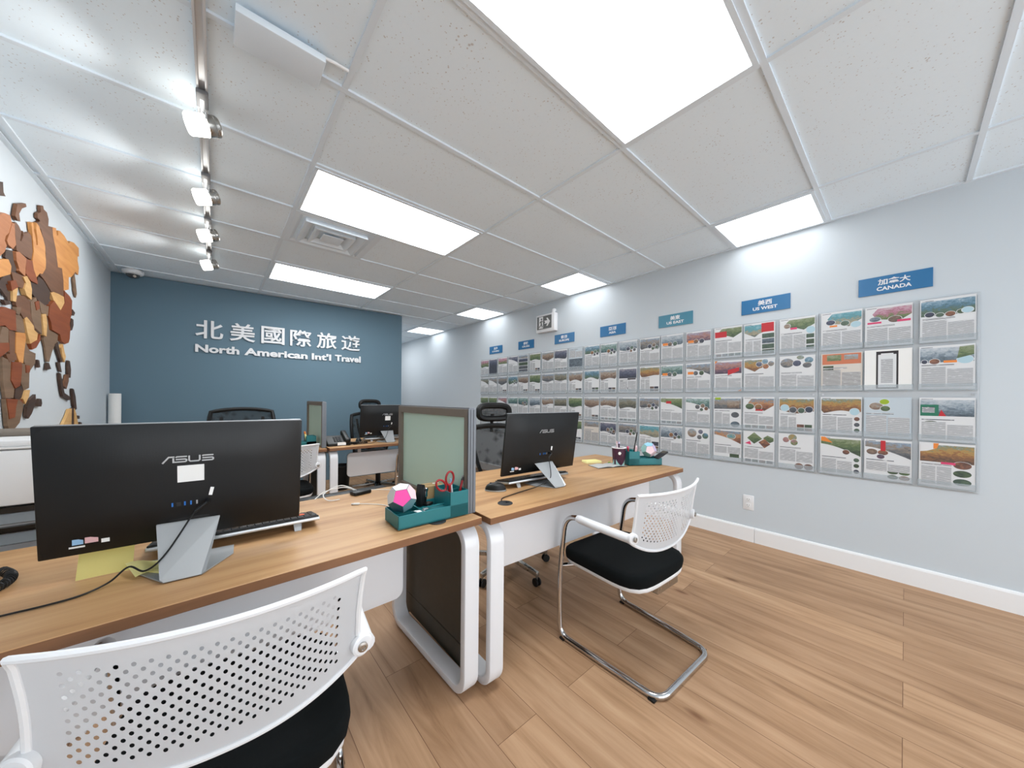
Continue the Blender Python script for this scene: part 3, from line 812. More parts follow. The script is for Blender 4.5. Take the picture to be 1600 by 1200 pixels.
D[2, 1] = (dict(h=None, page=m_pr_bluegrey, hh=0.03, shape='none', circ=[(-0.05, 0.075, 0.032, 'old_town', .75), (-0.012, 0.105, 0.022, 'print_lime_ribbon', .8), (-0.008, 0.06, 0.022, 'forest', .8), (0.03, -0.095, 0.02, 'night', .8), (0.072, -0.09, 0.026, 'old_town', .7)], tz=0.03), 'pale blue page and lime circles')
D[2, 2] = (dict(h='autumn', hh=0.095, shape='wave', circ=rightcol(['canyon', 'city', 'lake']) + [(0.07, 0.03, 0.024, 'print_pale_cyan')], tr=0.06), 'autumn town photo')
D[3, 0] = (dict(h='autumn', hh=0.105, shape='full', circ=[(0.06, 0.005, 0.034, 'canyon', .65), (0.06, -0.045, 0.034, 'forest', .6), (0.06, -0.095, 0.034, 'lake', .6)], poly=[([(-0.102, 0.128), (-0.03, 0.128), (-0.045, 0.095), (-0.075, 0.08), (-0.102, 0.075)], 'print_white'), ([(-0.05, 0.13), (-0.028, 0.13), (-0.036, 0.1), (-0.05, 0.095)], 'print_orange_ribbon')], rect=[(-0.02, 0.004, 0.035, 0.018, 'print_pink_ribbon')], tr=0.02, tz=0.005), 'wide lake and autumn hills photo')
D[3, 1] = (dict(h='city', hh=0.105, shape='swoosh', rect=[(-0.03, 0.06, -0.008, 0.128, 'print_red_ribbon')], circ=[(-0.07, 0.05, 0.026, 'old_town', .75), (-0.02, 0.048, 0.024, 'canyon', .7), (-0.03, 0.02, 0.018, 'sunset', .8), (0.025, -0.075, 0.024, 'forest', .6), (0.075, -0.075, 0.024, 'garden', .6), (0.025, -0.108, 0.024, 'forest', .6), (0.075, -0.108, 0.024, 'canyon', .6)], bot=0.06), 'red bridge and blue bay photo')
D[3, 2] = (dict(h='forest', hh=0.115, shape='swoosh', circ=rightcol(['lake', 'forest', 'night']) + [(0.03, 0.03, 0.018, 'canyon', .9)], poly=[([(-0.102, 0.13), (-0.08, 0.13), (-0.04, 0.09), (-0.1, 0.1)], 'print_orange_ribbon')], tr=0.06), 'green mountain valley photo')
D[0, 3] = (dict(h='forest', hh=0.085, shape='diag', circ=[(-0.06, 0.075, 0.02, 'old_town', .9), (0.08, 0.03, 0.026, 'print_pale_cyan')], rect=[(-0.04, 0.045, 0.0, 0.06, 'print_pink_ribbon'), (0.055, -0.03, 0.1, 0.0, 'lake'), (0.055, -0.075, 0.1, -0.04, 'forest'), (0.055, -0.115, 0.1, -0.085, 'lake')], tr=0.05), 'forest photo and pale blue bubble')
D[0, 4] = (dict(h='beach', hh=0.10, shape='diagl', rect=[(0.015, 0.055, 0.098, 0.128, 'print_red_ribbon')] + [(0.02, -0.125 + i * 0.043, 0.1, -0.088 + i * 0.043, q) for i, q in enumerate(['forest', 'lake', 'snow', 'lake'])], tr=0.012), 'blue water photo and red corner block')
D[0, 5] = (dict(h='forest', hh=0.085, shape='diag', rect=[(-0.102, 0.045, -0.01, 0.095, 'print_red_ribbon')] + thumbs_bottom(['canyon', 'city', 'forest', 'lake']), bot=0.045), 'red ribbon beside green valley photo')
D[1, 3] = (dict(h=None, shape='none', hh=0.1, circ=[(-0.06, 0.08, 0.042, 'city', .85), (0.0, 0.075, 0.025, 'night', .9), (0.02, 0.118, 0.022, 'autumn', .7), (0.07, 0.095, 0.025, 'lake', .9), (0.06, 0.058, 0.026, 'city', .8)]), 'cluster of round city photos')
D[1, 4] = (dict(h='autumn', hh=0.095, shape='diagl', circ=[(0.0, 0.085, 0.02, 'night'), (0.04, 0.105, 0.02, 'lake'), (0.045, 0.065, 0.02, 'canyon'), (0.08, 0.085, 0.02, 'city')]), 'brown trees photo and hexagon pictures')
D[1, 5] = (dict(h='sunset', hh=0.10, shape='full', poly=[([(0.0, 0.05), (0.085, 0.07), (0.085, 0.04), (0.0, 0.005)], 'print_red_ribbon'), ([(-0.102, 0.134), (-0.08, 0.134), (-0.102, 0.11)], 'print_orange_ribbon'), ([(0.102, -0.134), (0.075, -0.134), (0.102, -0.11)], 'print_orange_ribbon')]), 'pink sunset mountains and red ribbon')
D[2, 3] = (dict(h='autumn', hh=0.10, shape='wave', circ=[(-0.07, 0.05, 0.026, 'print_pale_cyan'), (-0.02, 0.035, 0.022, 'city'), (0.03, 0.032, 0.02, 'lake'), (0.075, 0.04, 0.022, 'night')], rect=thumbs_br(['forest', 'canyon']), bot=0.012, tr=0.0), 'golden church photo')
D[2, 4] = (dict(h='canyon', hh=0.10, shape='diag', circ=[(-0.06, 0.055, 0.03, 'forest', .8), (0.0, 0.05, 0.024, 'autumn')], rect=[(-0.02, 0.02, 0.03, 0.032, 'print_red_ribbon')] + thumbs_bottom(['forest', 'old_town', 'lake', 'canyon']), bot=0.045), 'orange canyon photo')
D[2, 5] = (dict(h='city', hh=0.09, shape='full', rect=[(-0.095, 0.11, -0.05, 0.13, 'print_lime_ribbon'), (0.0, 0.04, 0.09, 0.11, 'old_town')], circ=[(0.06, -0.02, 0.03, 'city', .8), (0.06, -0.1, 0.034, 'snow', .7)], tr=0.02), 'old town photo and lime tab')
D[3, 3] = (dict(h=None, shape='none', hh=0.075, circ=[(-0.06, 0.085, 0.02, 'sunset'), (-0.02, 0.105, 0.026, 'autumn'), (-0.01, 0.068, 0.022, 'garden'), (0.02, -0.11, 0.026, 'canyon', .9), (0.075, -0.11, 0.026, 'canyon', .9)], bot=0.055), 'round autumn photos top and bottom')
D[3, 4] = (dict(h=None, shape='none', hh=0.1, poly=[([(-0.08, 0.075), (-0.03, 0.125), (0.025, 0.075), (-0.03, 0.03)], 'forest'), ([(0.03, 0.08), (0.06, 0.105), (0.1, 0.085), (0.1, 0.06), (0.075, 0.045)], 'forest'), ([(0.0, 0.045), (0.04, 0.075), (0.08, 0.035), (0.04, 0.0)], 'canyon'), ([(-0.095, 0.03), (-0.06, 0.05), (-0.05, 0.02)], 'print_pink_ribbon')], rect=thumbs_bottom(['night', 'forest', 'autumn', 'city']), bot=0.045), 'diamond shaped forest photos')
D[3, 5] = (dict(h='canyon', hh=0.105, shape='swoosh', circ=[(0.03, 0.075, 0.032, 'beach', .7)], rect=[(0.02, -0.105, 0.09, -0.065, 'forest')], bot=0.06), 'rainbow coloured hot spring photo')
simple = {
 (0, 6): ('sunset', 'purple city photo', 'o'), (0, 7): ('snow', 'grey city photo and orange ribbon', 'o'), (0, 8): ('city', 'blue sky photo and round pictures', 'c'),
 (1, 6): ('city', 'city tower photo and orange ribbon', 'o'), (1, 7): ('waterfall', 'green waterfall photo', 'o'), (1, 8): ('autumn', 'yellow autumn trees photo', 'b'),
 (2, 6): ('waterfall', 'teal waterfall photo', 'c'), (2, 7): ('forest', 'dark green lakeside photo', 'rt'), (2, 8): ('city', 'blue skyline photo', 'c'),
 (3, 6): ('old_town', 'round stone sculpture photos', 'cc'), (3, 7): ('snow', 'pale blue harbour photo', 'c'), (3, 8): ('beach', 'beach cliff photo', 'b2'),
 (0, 9): ('snow', 'blue coast photo', 'c'), (0, 10): ('waterfall', 'grey green bridge photo', 'c'), (0, 11): ('lake', 'mountain lake photo', 'c'),
 (1, 9): ('night', 'purple evening photo', 't'), (1, 10): ('old_town', 'red roof town photo', 'b'), (1, 11): ('lake', 'dark blue forest photo', 'b'),
 (2, 9): ('village', 'dark trees and pavilion photo', 'b4'), (2, 10): ('old_town', 'brown temple photo', 'b4'), (2, 11): ('old_town', 'grey town photo', 'b'),
 (3, 9): ('city', 'blue office towers photo', 'c'), (3, 10): ('night', 'mountain photo with red corner', 'c'), (3, 11): ('news', 'grey newsprint layout', 'n'),
 (0, 12): ('snow', 'pale blue sea photo', 'low'), (0, 13): ('night', 'navy winter photo', 'b4'), (0, 14): ('old_town', 'brown village photo', 'p'),
 (1, 12): ('old_town', 'brown hilltop photo', 'b'), (1, 13): ('village', 'olive brown fields photo', 'p'), (1, 14): ('city', 'grey tower photo', 'p'),
 (2, 12): ('forest', 'green coast photo', 'b'), (2, 13): ('village', 'olive vineyard photo', 'p'), (2, 14): ('old_town', 'brown rooftops photo', 'p'),
 (3, 12): ('forest', 'green hillside photo', 'b'),
 (0, 15): ('forest', 'dark green valley photo', 'b'), (0, 16): ('night', 'dark grey picture grid', 'grid'), (0, 17): ('night', 'dark blue and white winter photo', 'p'),
 (1, 15): ('forest', 'dark forest photo', 'b'), (1, 16): ('old_town', 'sepia town photo', 'b'), (1, 17): ('lake', 'grey blue coast photo', 'c'),
 (2, 15): ('snow', 'misty blue mountain photo', 'p'), (2, 16): ('waterfall', 'blue green valley photo', 'c'), (2, 17): ('waterfall', 'pale green coast photo', 'p'),
 (0, 18): ('garden', 'pink crowd photo', 'p'), (0, 19): ('night', 'purple and white dress photo', 'full'), (0, 20): ('garden', 'faded pink photo', 'p'),
 (1, 18): ('city', 'grey buildings photo', 'b'), (1, 19): ('city', 'white page and small street photo', 'p'), (1, 20): ('village', 'dull brown town photo', 'p'),
 (2, 18): ('sunset', 'dusky pink sky photo', 'p'), (2, 19): ('forest', 'white blossom photo', 'p'), (2, 20): ('forest', 'green garden photo', 'p'),
}
for k_, (h, words, st) in simple.items():
    rn = random.Random(k_[0] * 31 + k_[1]); mixp = ['lake', 'city', 'autumn', 'forest', 'old_town', 'night']
    rn.shuffle(mixp); dz = dict(h=h, hh=rn.uniform(0.08, 0.11), shape=rn.choice(['wave', 'wave', 'swoosh', 'full']))
    if st == 'o': dz.update(circ=[(-0.02, 0.04, 0.02, mixp[0]), (0.03, 0.04, 0.02, mixp[1])], rect=[(-0.09, 0.03, -0.04, 0.055, 'print_orange_ribbon')])
    elif st == 'c': dz.update(circ=[(0.0, 0.045, 0.02, mixp[0]), (0.045, 0.055, 0.018, mixp[1]), (0.075, 0.03, 0.016, mixp[2]), (0.035, 0.02, 0.014, mixp[3])])
    elif st == 'b': dz.update(rect=thumbs_br([mixp[0], mixp[1]]), tr=0.0, shape='wave')
    elif st == 'b2': dz.update(rect=[(0.03, -0.125, 0.1, -0.08, 'autumn'), (0.03, -0.075, 0.1, -0.035, 'night')], tr=0.02)
    elif st == 'rt': dz.update(rect=[(-0.05, 0.07, 0.0, 0.095, 'print_red_ribbon')] + thumbs_bottom(['night', 'lake', 'city', 'canyon']), bot=0.045)
    elif st == 'cc': dz.update(h=None, shape='none', circ=[(-0.045, 0.085, 0.04, 'old_town'), (0.03, 0.1, 0.02, 'night'), (0.07, 0.065, 0.026, 'lake'), (0.02, 0.05, 0.02, 'city')])
    elif st == 't': dz.update(shape='full', rect=[(0.0, 0.005, 0.095, 0.018, 'print_dark'), (-0.09, -0.03, -0.055, -0.005, 'night'), (-0.02, -0.1, 0.02, -0.08, 'night')])
    elif st == 'b4': dz.update(rect=thumbs_bottom(mixp[:4]), bot=0.045)
    elif st == 'n': dz.update(h=None, page=m_newsprint, news=True, shape='none', hh=0.07, rect=[(-0.1, 0.065, 0.1, 0.125, 'city'), (-0.09, -0.1, -0.02, -0.06, 'night'), (0.03, -0.09, 0.09, -0.05, 'city')])
    elif st == 'low': dz.update(shape='none', page=m_pr_bluegrey, tz=0.12, bot=0.15, rect=[(-0.102, -0.13, 0.102, 0.0, 'snow')], h=None)
    elif st == 'grid': dz.update(h=None, shape='none', text=False, rect=[(-0.095 + 0.0 , -0.125 + j * 0.052, 0.095, -0.08 + j * 0.052, q) for j, q in enumerate(['night', 'city', 'forest', 'night', 'city'])])
    elif st == 'full': dz.update(shape='full', hh=0.245, text=False)
    D[k_] = (dz, words)
ORD = ['first', 'second', 'third', 'fourth', 'fifth', 'sixth', 'seventh', 'eighth', 'ninth', 'tenth', 'eleventh', 'twelfth', '13th', '14th', '15th', '16th', '17th', '18th', '19th', '20th', '21st']
ROWN = ['top row', 'second row', 'third row', 'bottom row']
for (r, c), (dz, words) in sorted(D.items()):
    rn = random.Random(r * 101 + c * 7)
    f = flyer_mesh(dz, rn, 'tour_flyer')
    o = f.build('tour_flyer', None, None, smooth=0)
    s, k = divmod(c, 3)
    o.location = (WX - 0.0142 - rn.uniform(0, 0.0015), SEC0 + s * SECW + COLOFF[k] + rn.uniform(-0.002, 0.002), ROWZ[r] + rn.uniform(-0.001, 0.004))
    o.rotation_euler = (0, rn.uniform(-0.004, 0.004), -PI / 2)
    tag(o, 'tour flyer with %s, %s, %s column from right' % (words, ROWN[r], ORD[c]), 'flyer', 'tour flyers in the wall racks')

# ------------------------------------------------------------------ wooden world map on the left wall
MAP = [
('o',0.0116,[(3.005,2.077),(3.076,2.115),(3.139,2.128),(3.16,2.097),(3.128,2.032),(3.091,2.001),(3.079,1.973),(3.104,1.953),(3.08,1.915),(3.009,1.859)]),
('o',0.0134,[(3.128,2.032),(3.16,2.097),(3.186,2.102),(3.194,2.038),(3.206,1.993),(3.169,1.959),(3.117,1.963),(3.098,1.98)]),
('b',0.0112,[(3.19,2.109),(3.213,2.119),(3.248,2.113),(3.28,2.093),(3.264,2.037),(3.278,2.036),(3.307,2.078),(3.299,2.103),(3.321,2.096),(3.382,2.126),(3.418,2.117),(3.441,2.031),(3.442,1.981),(3.409,1.975),(3.309,1.97),(3.223,1.968),(3.205,2.041)]),
('l',0.0149,[(3.4,2.19),(3.429,2.203),(3.443,2.153),(3.463,2.133),(3.481,2.085),(3.501,2.092),(3.494,2.131),(3.474,2.178),(3.478,2.22),(3.516,2.214),(3.585,2.163),(3.619,2.124),(3.636,2.022),(3.632,1.985),(3.581,1.935),(3.537,1.927),(3.486,1.889),(3.435,1.929),(3.421,1.965),(3.441,2.031),(3.422,2.119)]),
('b',0.0128,[(3.545,2.35),(3.589,2.369),(3.602,2.352),(3.655,2.354),(3.685,2.322),(3.68,2.276),(3.756,2.296),(3.767,2.242),(3.822,2.169),(3.868,2.06),(3.947,2.075),(3.984,1.997),(3.987,1.884),(3.873,1.875),(3.746,1.861),(3.628,1.905),(3.545,1.922),(3.636,1.979),(3.643,2.082),(3.603,2.155),(3.557,2.209),(3.521,2.211),(3.478,2.22),(3.521,2.24),(3.547,2.257),(3.503,2.257),(3.502,2.285),(3.554,2.316)]),
('l',0.0117,[(3.756,2.297),(3.829,2.317),(3.845,2.269),(3.873,2.287),(3.872,2.314),(3.906,2.326),(3.999,2.324),(4.098,2.301),(4.136,2.331),(4.215,2.349),(4.342,2.348),(4.35,2.283),(4.315,2.273),(4.316,2.242),(4.353,2.19),(4.334,2.131),(4.263,2.138),(4.169,2.07),(4.105,2.053),(4.107,1.961),(3.997,1.927),(3.984,1.997),(3.947,2.075),(3.868,2.06),(3.822,2.169),(3.767,2.242)]),
('g',0.0079,[(4.249,2.134),(4.287,2.074),(4.324,1.977),(4.296,1.94),(4.253,1.979),(4.223,2.067)]),
('b',0.014,[(3.218,2.222),(3.325,2.271),(3.336,2.257),(3.275,2.222),(3.24,2.178),(3.255,2.14),(3.22,2.133),(3.192,2.146),(3.207,2.196)]),
('d',0.0083,[(3.025,2.253),(3.067,2.27),(3.074,2.221),(3.097,2.209),(3.027,2.183)]),
('d',0.0081,[(3.105,1.929),(3.136,1.942),(3.182,1.951),(3.2,1.899),(3.236,1.866),(3.212,1.841),(3.165,1.834),(3.151,1.878),(3.099,1.892)]),
('o',0.0161,[(3.196,1.953),(3.237,1.966),(3.332,1.958),(3.321,1.897),(3.319,1.851),(3.239,1.861),(3.239,1.873),(3.204,1.906)]),
('r',0.0153,[(3.332,1.955),(3.421,1.972),(3.443,1.925),(3.486,1.889),(3.507,1.852),(3.404,1.847),(3.326,1.872)]),
('t',0.0186,[(3.283,1.838),(3.334,1.857),(3.381,1.835),(3.405,1.795),(3.399,1.734),(3.329,1.744),(3.298,1.776),(3.32,1.813)]),
('d',0.0096,[(3.401,1.843),(3.507,1.852),(3.537,1.908),(3.628,1.905),(3.746,1.857),(3.708,1.771),(3.632,1.744),(3.488,1.767),(3.422,1.785)]),
('b',0.0128,[(3.201,1.71),(3.314,1.738),(3.399,1.727),(3.412,1.657),(3.45,1.61),(3.484,1.568),(3.41,1.584),(3.317,1.607),(3.258,1.641),(3.215,1.664)]),
('t',0.0145,[(3.73,1.85),(3.777,1.868),(3.873,1.876),(3.987,1.88),(4.0,1.839),(3.92,1.768),(3.853,1.793),(3.788,1.81)]),
('r',0.0163,[(3.99,1.926),(4.109,1.912),(4.166,1.89),(4.159,1.795),(4.114,1.712),(4.128,1.663),(4.117,1.595),(4.093,1.562),(4.008,1.542),(3.937,1.556),(3.902,1.598),(3.752,1.608),(3.731,1.657),(3.69,1.687),(3.708,1.763),(3.788,1.81),(3.92,1.768),(4.0,1.839)]),
('g',0.0131,[(3.407,1.722),(3.488,1.767),(3.569,1.686),(3.57,1.651),(3.59,1.555),(3.476,1.58),(3.425,1.633)]),
('r',0.0156,[(3.464,1.734),(3.523,1.754),(3.541,1.709),(3.49,1.688)]),
('g',0.0123,[(3.54,1.757),(3.632,1.748),(3.708,1.756),(3.69,1.687),(3.642,1.692),(3.578,1.688)]),
('t',0.0176,[(3.569,1.679),(3.637,1.693),(3.657,1.637),(3.646,1.549),(3.603,1.554),(3.588,1.619)]),
('g',0.0082,[(3.648,1.686),(3.7,1.685),(3.732,1.605),(3.902,1.598),(3.892,1.546),(3.838,1.509),(3.787,1.461),(3.767,1.429),(3.741,1.391),(3.698,1.39),(3.666,1.479),(3.627,1.532),(3.664,1.595)]),
('d',0.0112,[(3.692,1.379),(3.721,1.385),(3.763,1.346),(3.679,1.335)]),
('d',0.0102,[(3.838,1.52),(3.892,1.542),(3.939,1.476),(3.994,1.409),(3.952,1.406),(3.906,1.457)]),
('t',0.0154,[(3.972,1.538),(4.009,1.483),(4.039,1.454),(4.011,1.41),(3.963,1.447),(3.938,1.508)]),
('d',0.0069,[(3.896,1.402),(3.952,1.406),(3.994,1.336),(3.943,1.34)]),
('d',0.0119,[(3.92,1.328),(3.954,1.326),(3.999,1.24),(4.034,1.187),(4.155,1.16),(4.187,1.143),(4.143,1.133),(3.994,1.163),(3.952,1.238)]),
('b',0.0118,[(4.074,1.324),(4.125,1.327),(4.126,1.276),(4.077,1.217),(4.023,1.236)]),
('d',0.011,[(4.114,1.431),(4.153,1.43),(4.181,1.364),(4.172,1.303),(4.125,1.31),(4.111,1.368)]),
('d',0.012,[(4.203,1.831),(4.263,1.815),(4.231,1.787),(4.185,1.781)]),
('d',0.011,[(4.186,1.759),(4.227,1.756),(4.233,1.714),(4.199,1.67),(4.141,1.657),(4.179,1.714)]),
('d',0.0122,[(4.212,1.223),(4.247,1.219),(4.296,1.159),(4.328,1.061),(4.28,1.053),(4.236,1.124)]),
('t',0.016,[(4.132,1.066),(4.184,1.069),(4.176,0.886),(3.954,0.903),(3.999,0.964),(4.07,1.01)]),
('d',0.0115,[(4.184,1.069),(4.251,1.076),(4.271,0.878),(4.168,0.886)]),
('t',0.0163,[(4.252,1.067),(4.294,1.026),(4.392,0.868),(4.265,0.878)]),
('d',0.0123,[(4.358,1.008),(4.403,1.004),(4.403,0.979),(4.353,0.986)]),
('d',0.012,[(4.419,0.953),(4.465,0.946),(4.493,0.86),(4.44,0.864)]),
('r',0.013,[(3.014,1.597),(3.086,1.628),(3.209,1.632),(3.221,1.523),(3.138,1.517),(3.087,1.533),(3.016,1.516)]),
('g',0.0087,[(3.219,1.612),(3.258,1.622),(3.32,1.614),(3.352,1.535),(3.322,1.521),(3.225,1.522)]),
('t',0.0149,[(3.32,1.608),(3.35,1.623),(3.41,1.603),(3.45,1.587),(3.459,1.564),(3.514,1.552),(3.503,1.509),(3.404,1.471),(3.364,1.524)]),
('r',0.0182,[(3.401,1.473),(3.503,1.51),(3.536,1.551),(3.551,1.519),(3.478,1.458),(3.416,1.44)]),
('l',0.0139,[(3.216,1.516),(3.333,1.526),(3.345,1.496),(3.321,1.415),(3.31,1.351),(3.257,1.353),(3.214,1.405)]),
('g',0.0116,[(3.063,1.523),(3.132,1.529),(3.133,1.456),(3.143,1.398),(3.017,1.431)]),
('b',0.0108,[(3.136,1.516),(3.218,1.516),(3.214,1.399),(3.154,1.386)]),
('g',0.0109,[(3.342,1.482),(3.413,1.431),(3.499,1.425),(3.494,1.364),(3.4,1.301),(3.337,1.359),(3.325,1.416)]),
('r',0.0148,[(3.017,1.432),(3.127,1.447),(3.134,1.409),(3.019,1.355)]),
('r',0.0146,[(3.168,1.349),(3.281,1.355),(3.296,1.337),(3.274,1.222),(3.211,1.205),(3.157,1.249)]),
('g',0.0114,[(3.066,1.367),(3.165,1.352),(3.157,1.249),(3.208,1.202),(3.198,1.152),(3.107,1.152),(3.084,1.217),(3.067,1.333)]),
('b',0.0125,[(3.103,1.382),(3.221,1.399),(3.235,1.364),(3.142,1.344)]),
('g',0.0133,[(3.293,1.349),(3.402,1.347),(3.397,1.212),(3.325,1.196),(3.285,1.235)]),
('r',0.0165,[(3.337,1.343),(3.396,1.344),(3.394,1.304),(3.346,1.298)]),
('d',0.0123,[(3.218,1.202),(3.31,1.226),(3.328,1.196),(3.311,1.159),(3.254,1.137),(3.209,1.152)]),
('t',0.0187,[(3.325,1.196),(3.39,1.2),(3.379,1.165),(3.327,1.117),(3.294,1.149)]),
('g',0.0138,[(3.095,1.148),(3.247,1.146),(3.32,1.12),(3.31,1.082),(3.271,1.014),(3.215,0.987),(3.149,0.976),(3.125,1.005),(3.108,1.088)]),
('r',0.0165,[(3.1,1.15),(3.24,1.145),(3.216,1.107),(3.2,1.046),(3.135,1.04)]),
('r',0.0134,[(3.24,1.143),(3.319,1.143),(3.312,1.105),(3.269,1.102)]),
('d',0.0119,[(3.412,1.139),(3.502,1.174),(3.506,1.124),(3.446,1.058),(3.401,1.03),(3.368,1.048),(3.381,1.1)]),
('d',0.0125,[(3.56,1.148),(3.594,1.145),(3.604,1.116),(3.591,1.097),(3.541,1.1)]),
('d',0.0121,[(3.528,1.389),(3.554,1.388),(3.571,1.345),(3.541,1.34)]),
('l',0.0147,[(3.01,1.853),(3.112,1.886),(3.147,1.859),(3.139,1.815),(3.011,1.763)]),
('b',0.0133,[(3.152,1.83),(3.212,1.841),(3.319,1.851),(3.32,1.813),(3.298,1.776),(3.227,1.771),(3.179,1.79)]),
('d',0.008,[(3.08,1.799),(3.152,1.822),(3.179,1.79),(3.16,1.761),(3.108,1.754),(3.071,1.762)]),
('r',0.0174,[(3.127,1.773),(3.192,1.796),(3.224,1.767),(3.147,1.728)]),
('d',0.0101,[(3.058,1.776),(3.089,1.766),(3.122,1.716),(3.11,1.683),(3.06,1.707),(3.012,1.724)]),
('t',0.0153,[(3.162,1.749),(3.227,1.762),(3.204,1.68),(3.168,1.678)]),
('d',0.0071,[(3.115,1.72),(3.163,1.725),(3.175,1.673),(3.135,1.671)]),
('d',0.0118,[(3.073,1.664),(3.135,1.665),(3.162,1.659),(3.098,1.64)]),
('g',0.0138,[(3.216,1.654),(3.279,1.664),(3.258,1.619),(3.216,1.618)])]
random.seed(4)
WOODS = {'l': W_LIGHT, 't': W_TAN, 'b': W_BROWN, 'd': W_DARK, 'r': W_RED, 'o': W_ORANGE, 'g': W_GREY}
t = thing('wooden_world_map', 'layered wooden world map in brown stains on the left wall', 'wall map', (LX, 3.7, 1.65))
for code, th, pts in MAP:
    f = MB(); f.prism([(0.004, y - 3.7, z - 1.65) for y, z in pts], (th, 0, 0), WOODS[code])
    f.build('map_piece', WOODS[code], t, smooth=0)
m_shadowboard = None

# ------------------------------------------------------------------ desks
def two_tone(f, mtop, medge):
    i0 = f._mi(mtop); i1 = f._mi(medge)
    for p in f.bm.faces: p.normal_update(); p.material_index = i0 if p.normal.z > 0.5 else i1
def desk(label, cx_, yf, w, dep, rz, mod, group='oak topped desks'):
    t = thing('office_desk', label, 'desk', (cx_, yf, 0), rz, group)
    f = MB(); f.box((0, dep / 2, TOP - 0.0135), (w, dep, 0.027), m_desk, 0.0015, 1); two_tone(f, m_desk, m_desk_edge)
    f.build('tabletop', None, t, smooth=0)
    def loop(xc, wd, y0, y1):
        f = MB(); T = 0.032; z0, z1 = 0.008, TOP - 0.027
        W_, H_ = y1 - y0, z1 - z0
        o_ = [(p[0] + (y0 + y1) / 2, p[1] + (z0 + z1) / 2) for p in rrect(W_, H_, 0.085, 9)]
        i_ = [(p[0] + (y0 + y1) / 2, p[1] + (z0 + z1) / 2) for p in rrect(W_ - 2 * T, H_ - 2 * T, 0.055, 9)]
        bm = f.bm; ch = 0.004
        def ringv(x, pts): return [bm.verts.new((x, p[0], p[1])) for p in pts]
        def shr(pts, a): # shrink towards band middle
            return pts
        R_ = []
        for x, po, pi_ in ((xc - wd / 2, 0, 0), (xc + wd / 2, 0, 0)):
            R_.append((ringv(x, o_), ringv(x, i_)))
        n = len(o_)
        for k in range(n):
            q = (k + 1) % n
            bm.faces.new((R_[0][0][k], R_[0][0][q], R_[1][0][q], R_[1][0][k]))
            bm.faces.new((R_[0][1][q], R_[0][1][k], R_[1][1][k], R_[1][1][q]))
            bm.faces.new((R_[0][0][q], R_[0][0][k], R_[0][1][k], R_[0][1][q]))
            bm.faces.new((R_[1][0][k], R_[1][0][q], R_[1][1][q], R_[1][1][k]))
        bmesh.ops.recalc_face_normals(bm, faces=list(bm.faces))
        sharp = [e2 for e2 in bm.edges if len(e2.link_faces) == 2 and e2.calc_face_angle(0) > 1.2]
        bmesh.ops.bevel(bm, geom=sharp, offset=0.006, segments=2, profile=0.5, affect='EDGES', clamp_overlap=True)
        lg = f.build('leg', m_whitemetal, t)
        for yy in (y0 + 0.09, y1 - 0.09):
            g = MB(); g.cyl((xc, yy, 0), (xc, yy, 0.009), 0.014, m_darkgrey, 14); g.build('glide', m_darkgrey, lg)
    loop(-w / 2 + 0.04, 0.068, 0.004, dep - 0.012); loop(w / 2 - 0.04, 0.068, 0.004, dep - 0.012)
    x0, x1, ym, zb, zt = mod
    f = MB(); pr = rrect(x1 - x0, zt - zb, 0.035, 5)
    f.prism([((x0 + x1) / 2 + p[0], ym, (zb + zt) / 2 + p[1]) for p in pr], (0, 0.018, 0), m_modesty, 0.0015)
    f.build('modesty_panel', m_modesty, t)
    f = MB(); f.box((0, dep * 0.5, TOP - 0.045), (w - 0.15, 0.05, 0.034), m_whitemetal, 0.002)
    f.build('support_beam', m_whitemetal, t)
    for sx_ in (x0 + 0.12, x1 - 0.12):
        f = MB(); f.box((sx_, ym + 0.026, TOP - 0.08), (0.03, 0.014, 0.105), m_whitemetal, 0.002); f.build('bracket', m_whitemetal, t)
    return t
def grommet(t, x, y):
    f = MB(); f.lathe([(0, 0.0), (0.034, 0.0), (0.034, 0.003), (0.031, 0.0045), (0.03, 0.003), (0, 0.003)], m_darkgrey, 24, Matrix.Translation((x, y, TOP - 0.001)))
    f.box((x + 0.012, y + 0.006, TOP + 0.0018), (0.022, 0.02, 0.003), m_blackgloss, 0.001); f.build('cable_grommet', m_darkgrey, t)
d1 = desk('foreground oak topped desk with a large black monitor, cut off at the left edge', -0.018, 1.073, 1.626, 0.69, 0.0202, (-0.60, 0.60, 0.24, 0.37, 0.675))
d2 = desk('oak topped desk on the right, standing before the flyer racks', 1.628, 1.03, 1.632, 0.74, -0.033, (-0.69, 0.575, 0.115, 0.425, 0.677))
d3 = desk('back row desk half hidden behind the largest monitor', -0.035, 3.455, 1.61, 0.70, 0.0, (-0.60, 0.60, 0.19, 0.385, 0.62))
d4 = desk('back row desk with the phone, before the slate blue wall', 1.608, 3.455, 1.63, 0.70, 0.0, (-0.62, 0.60, 0.16, 0.385, 0.62))
grommet(d1, 0.655, 0.072); grommet(d2, -0.652, 0.118)
# cable tray behind the foreground desk
f = MB(); f.box((0.52, 0.735, TOP - 0.028), (0.40, 0.06, 0.05), m_black, 0.004); f.build('cable_tray', m_black, d1)

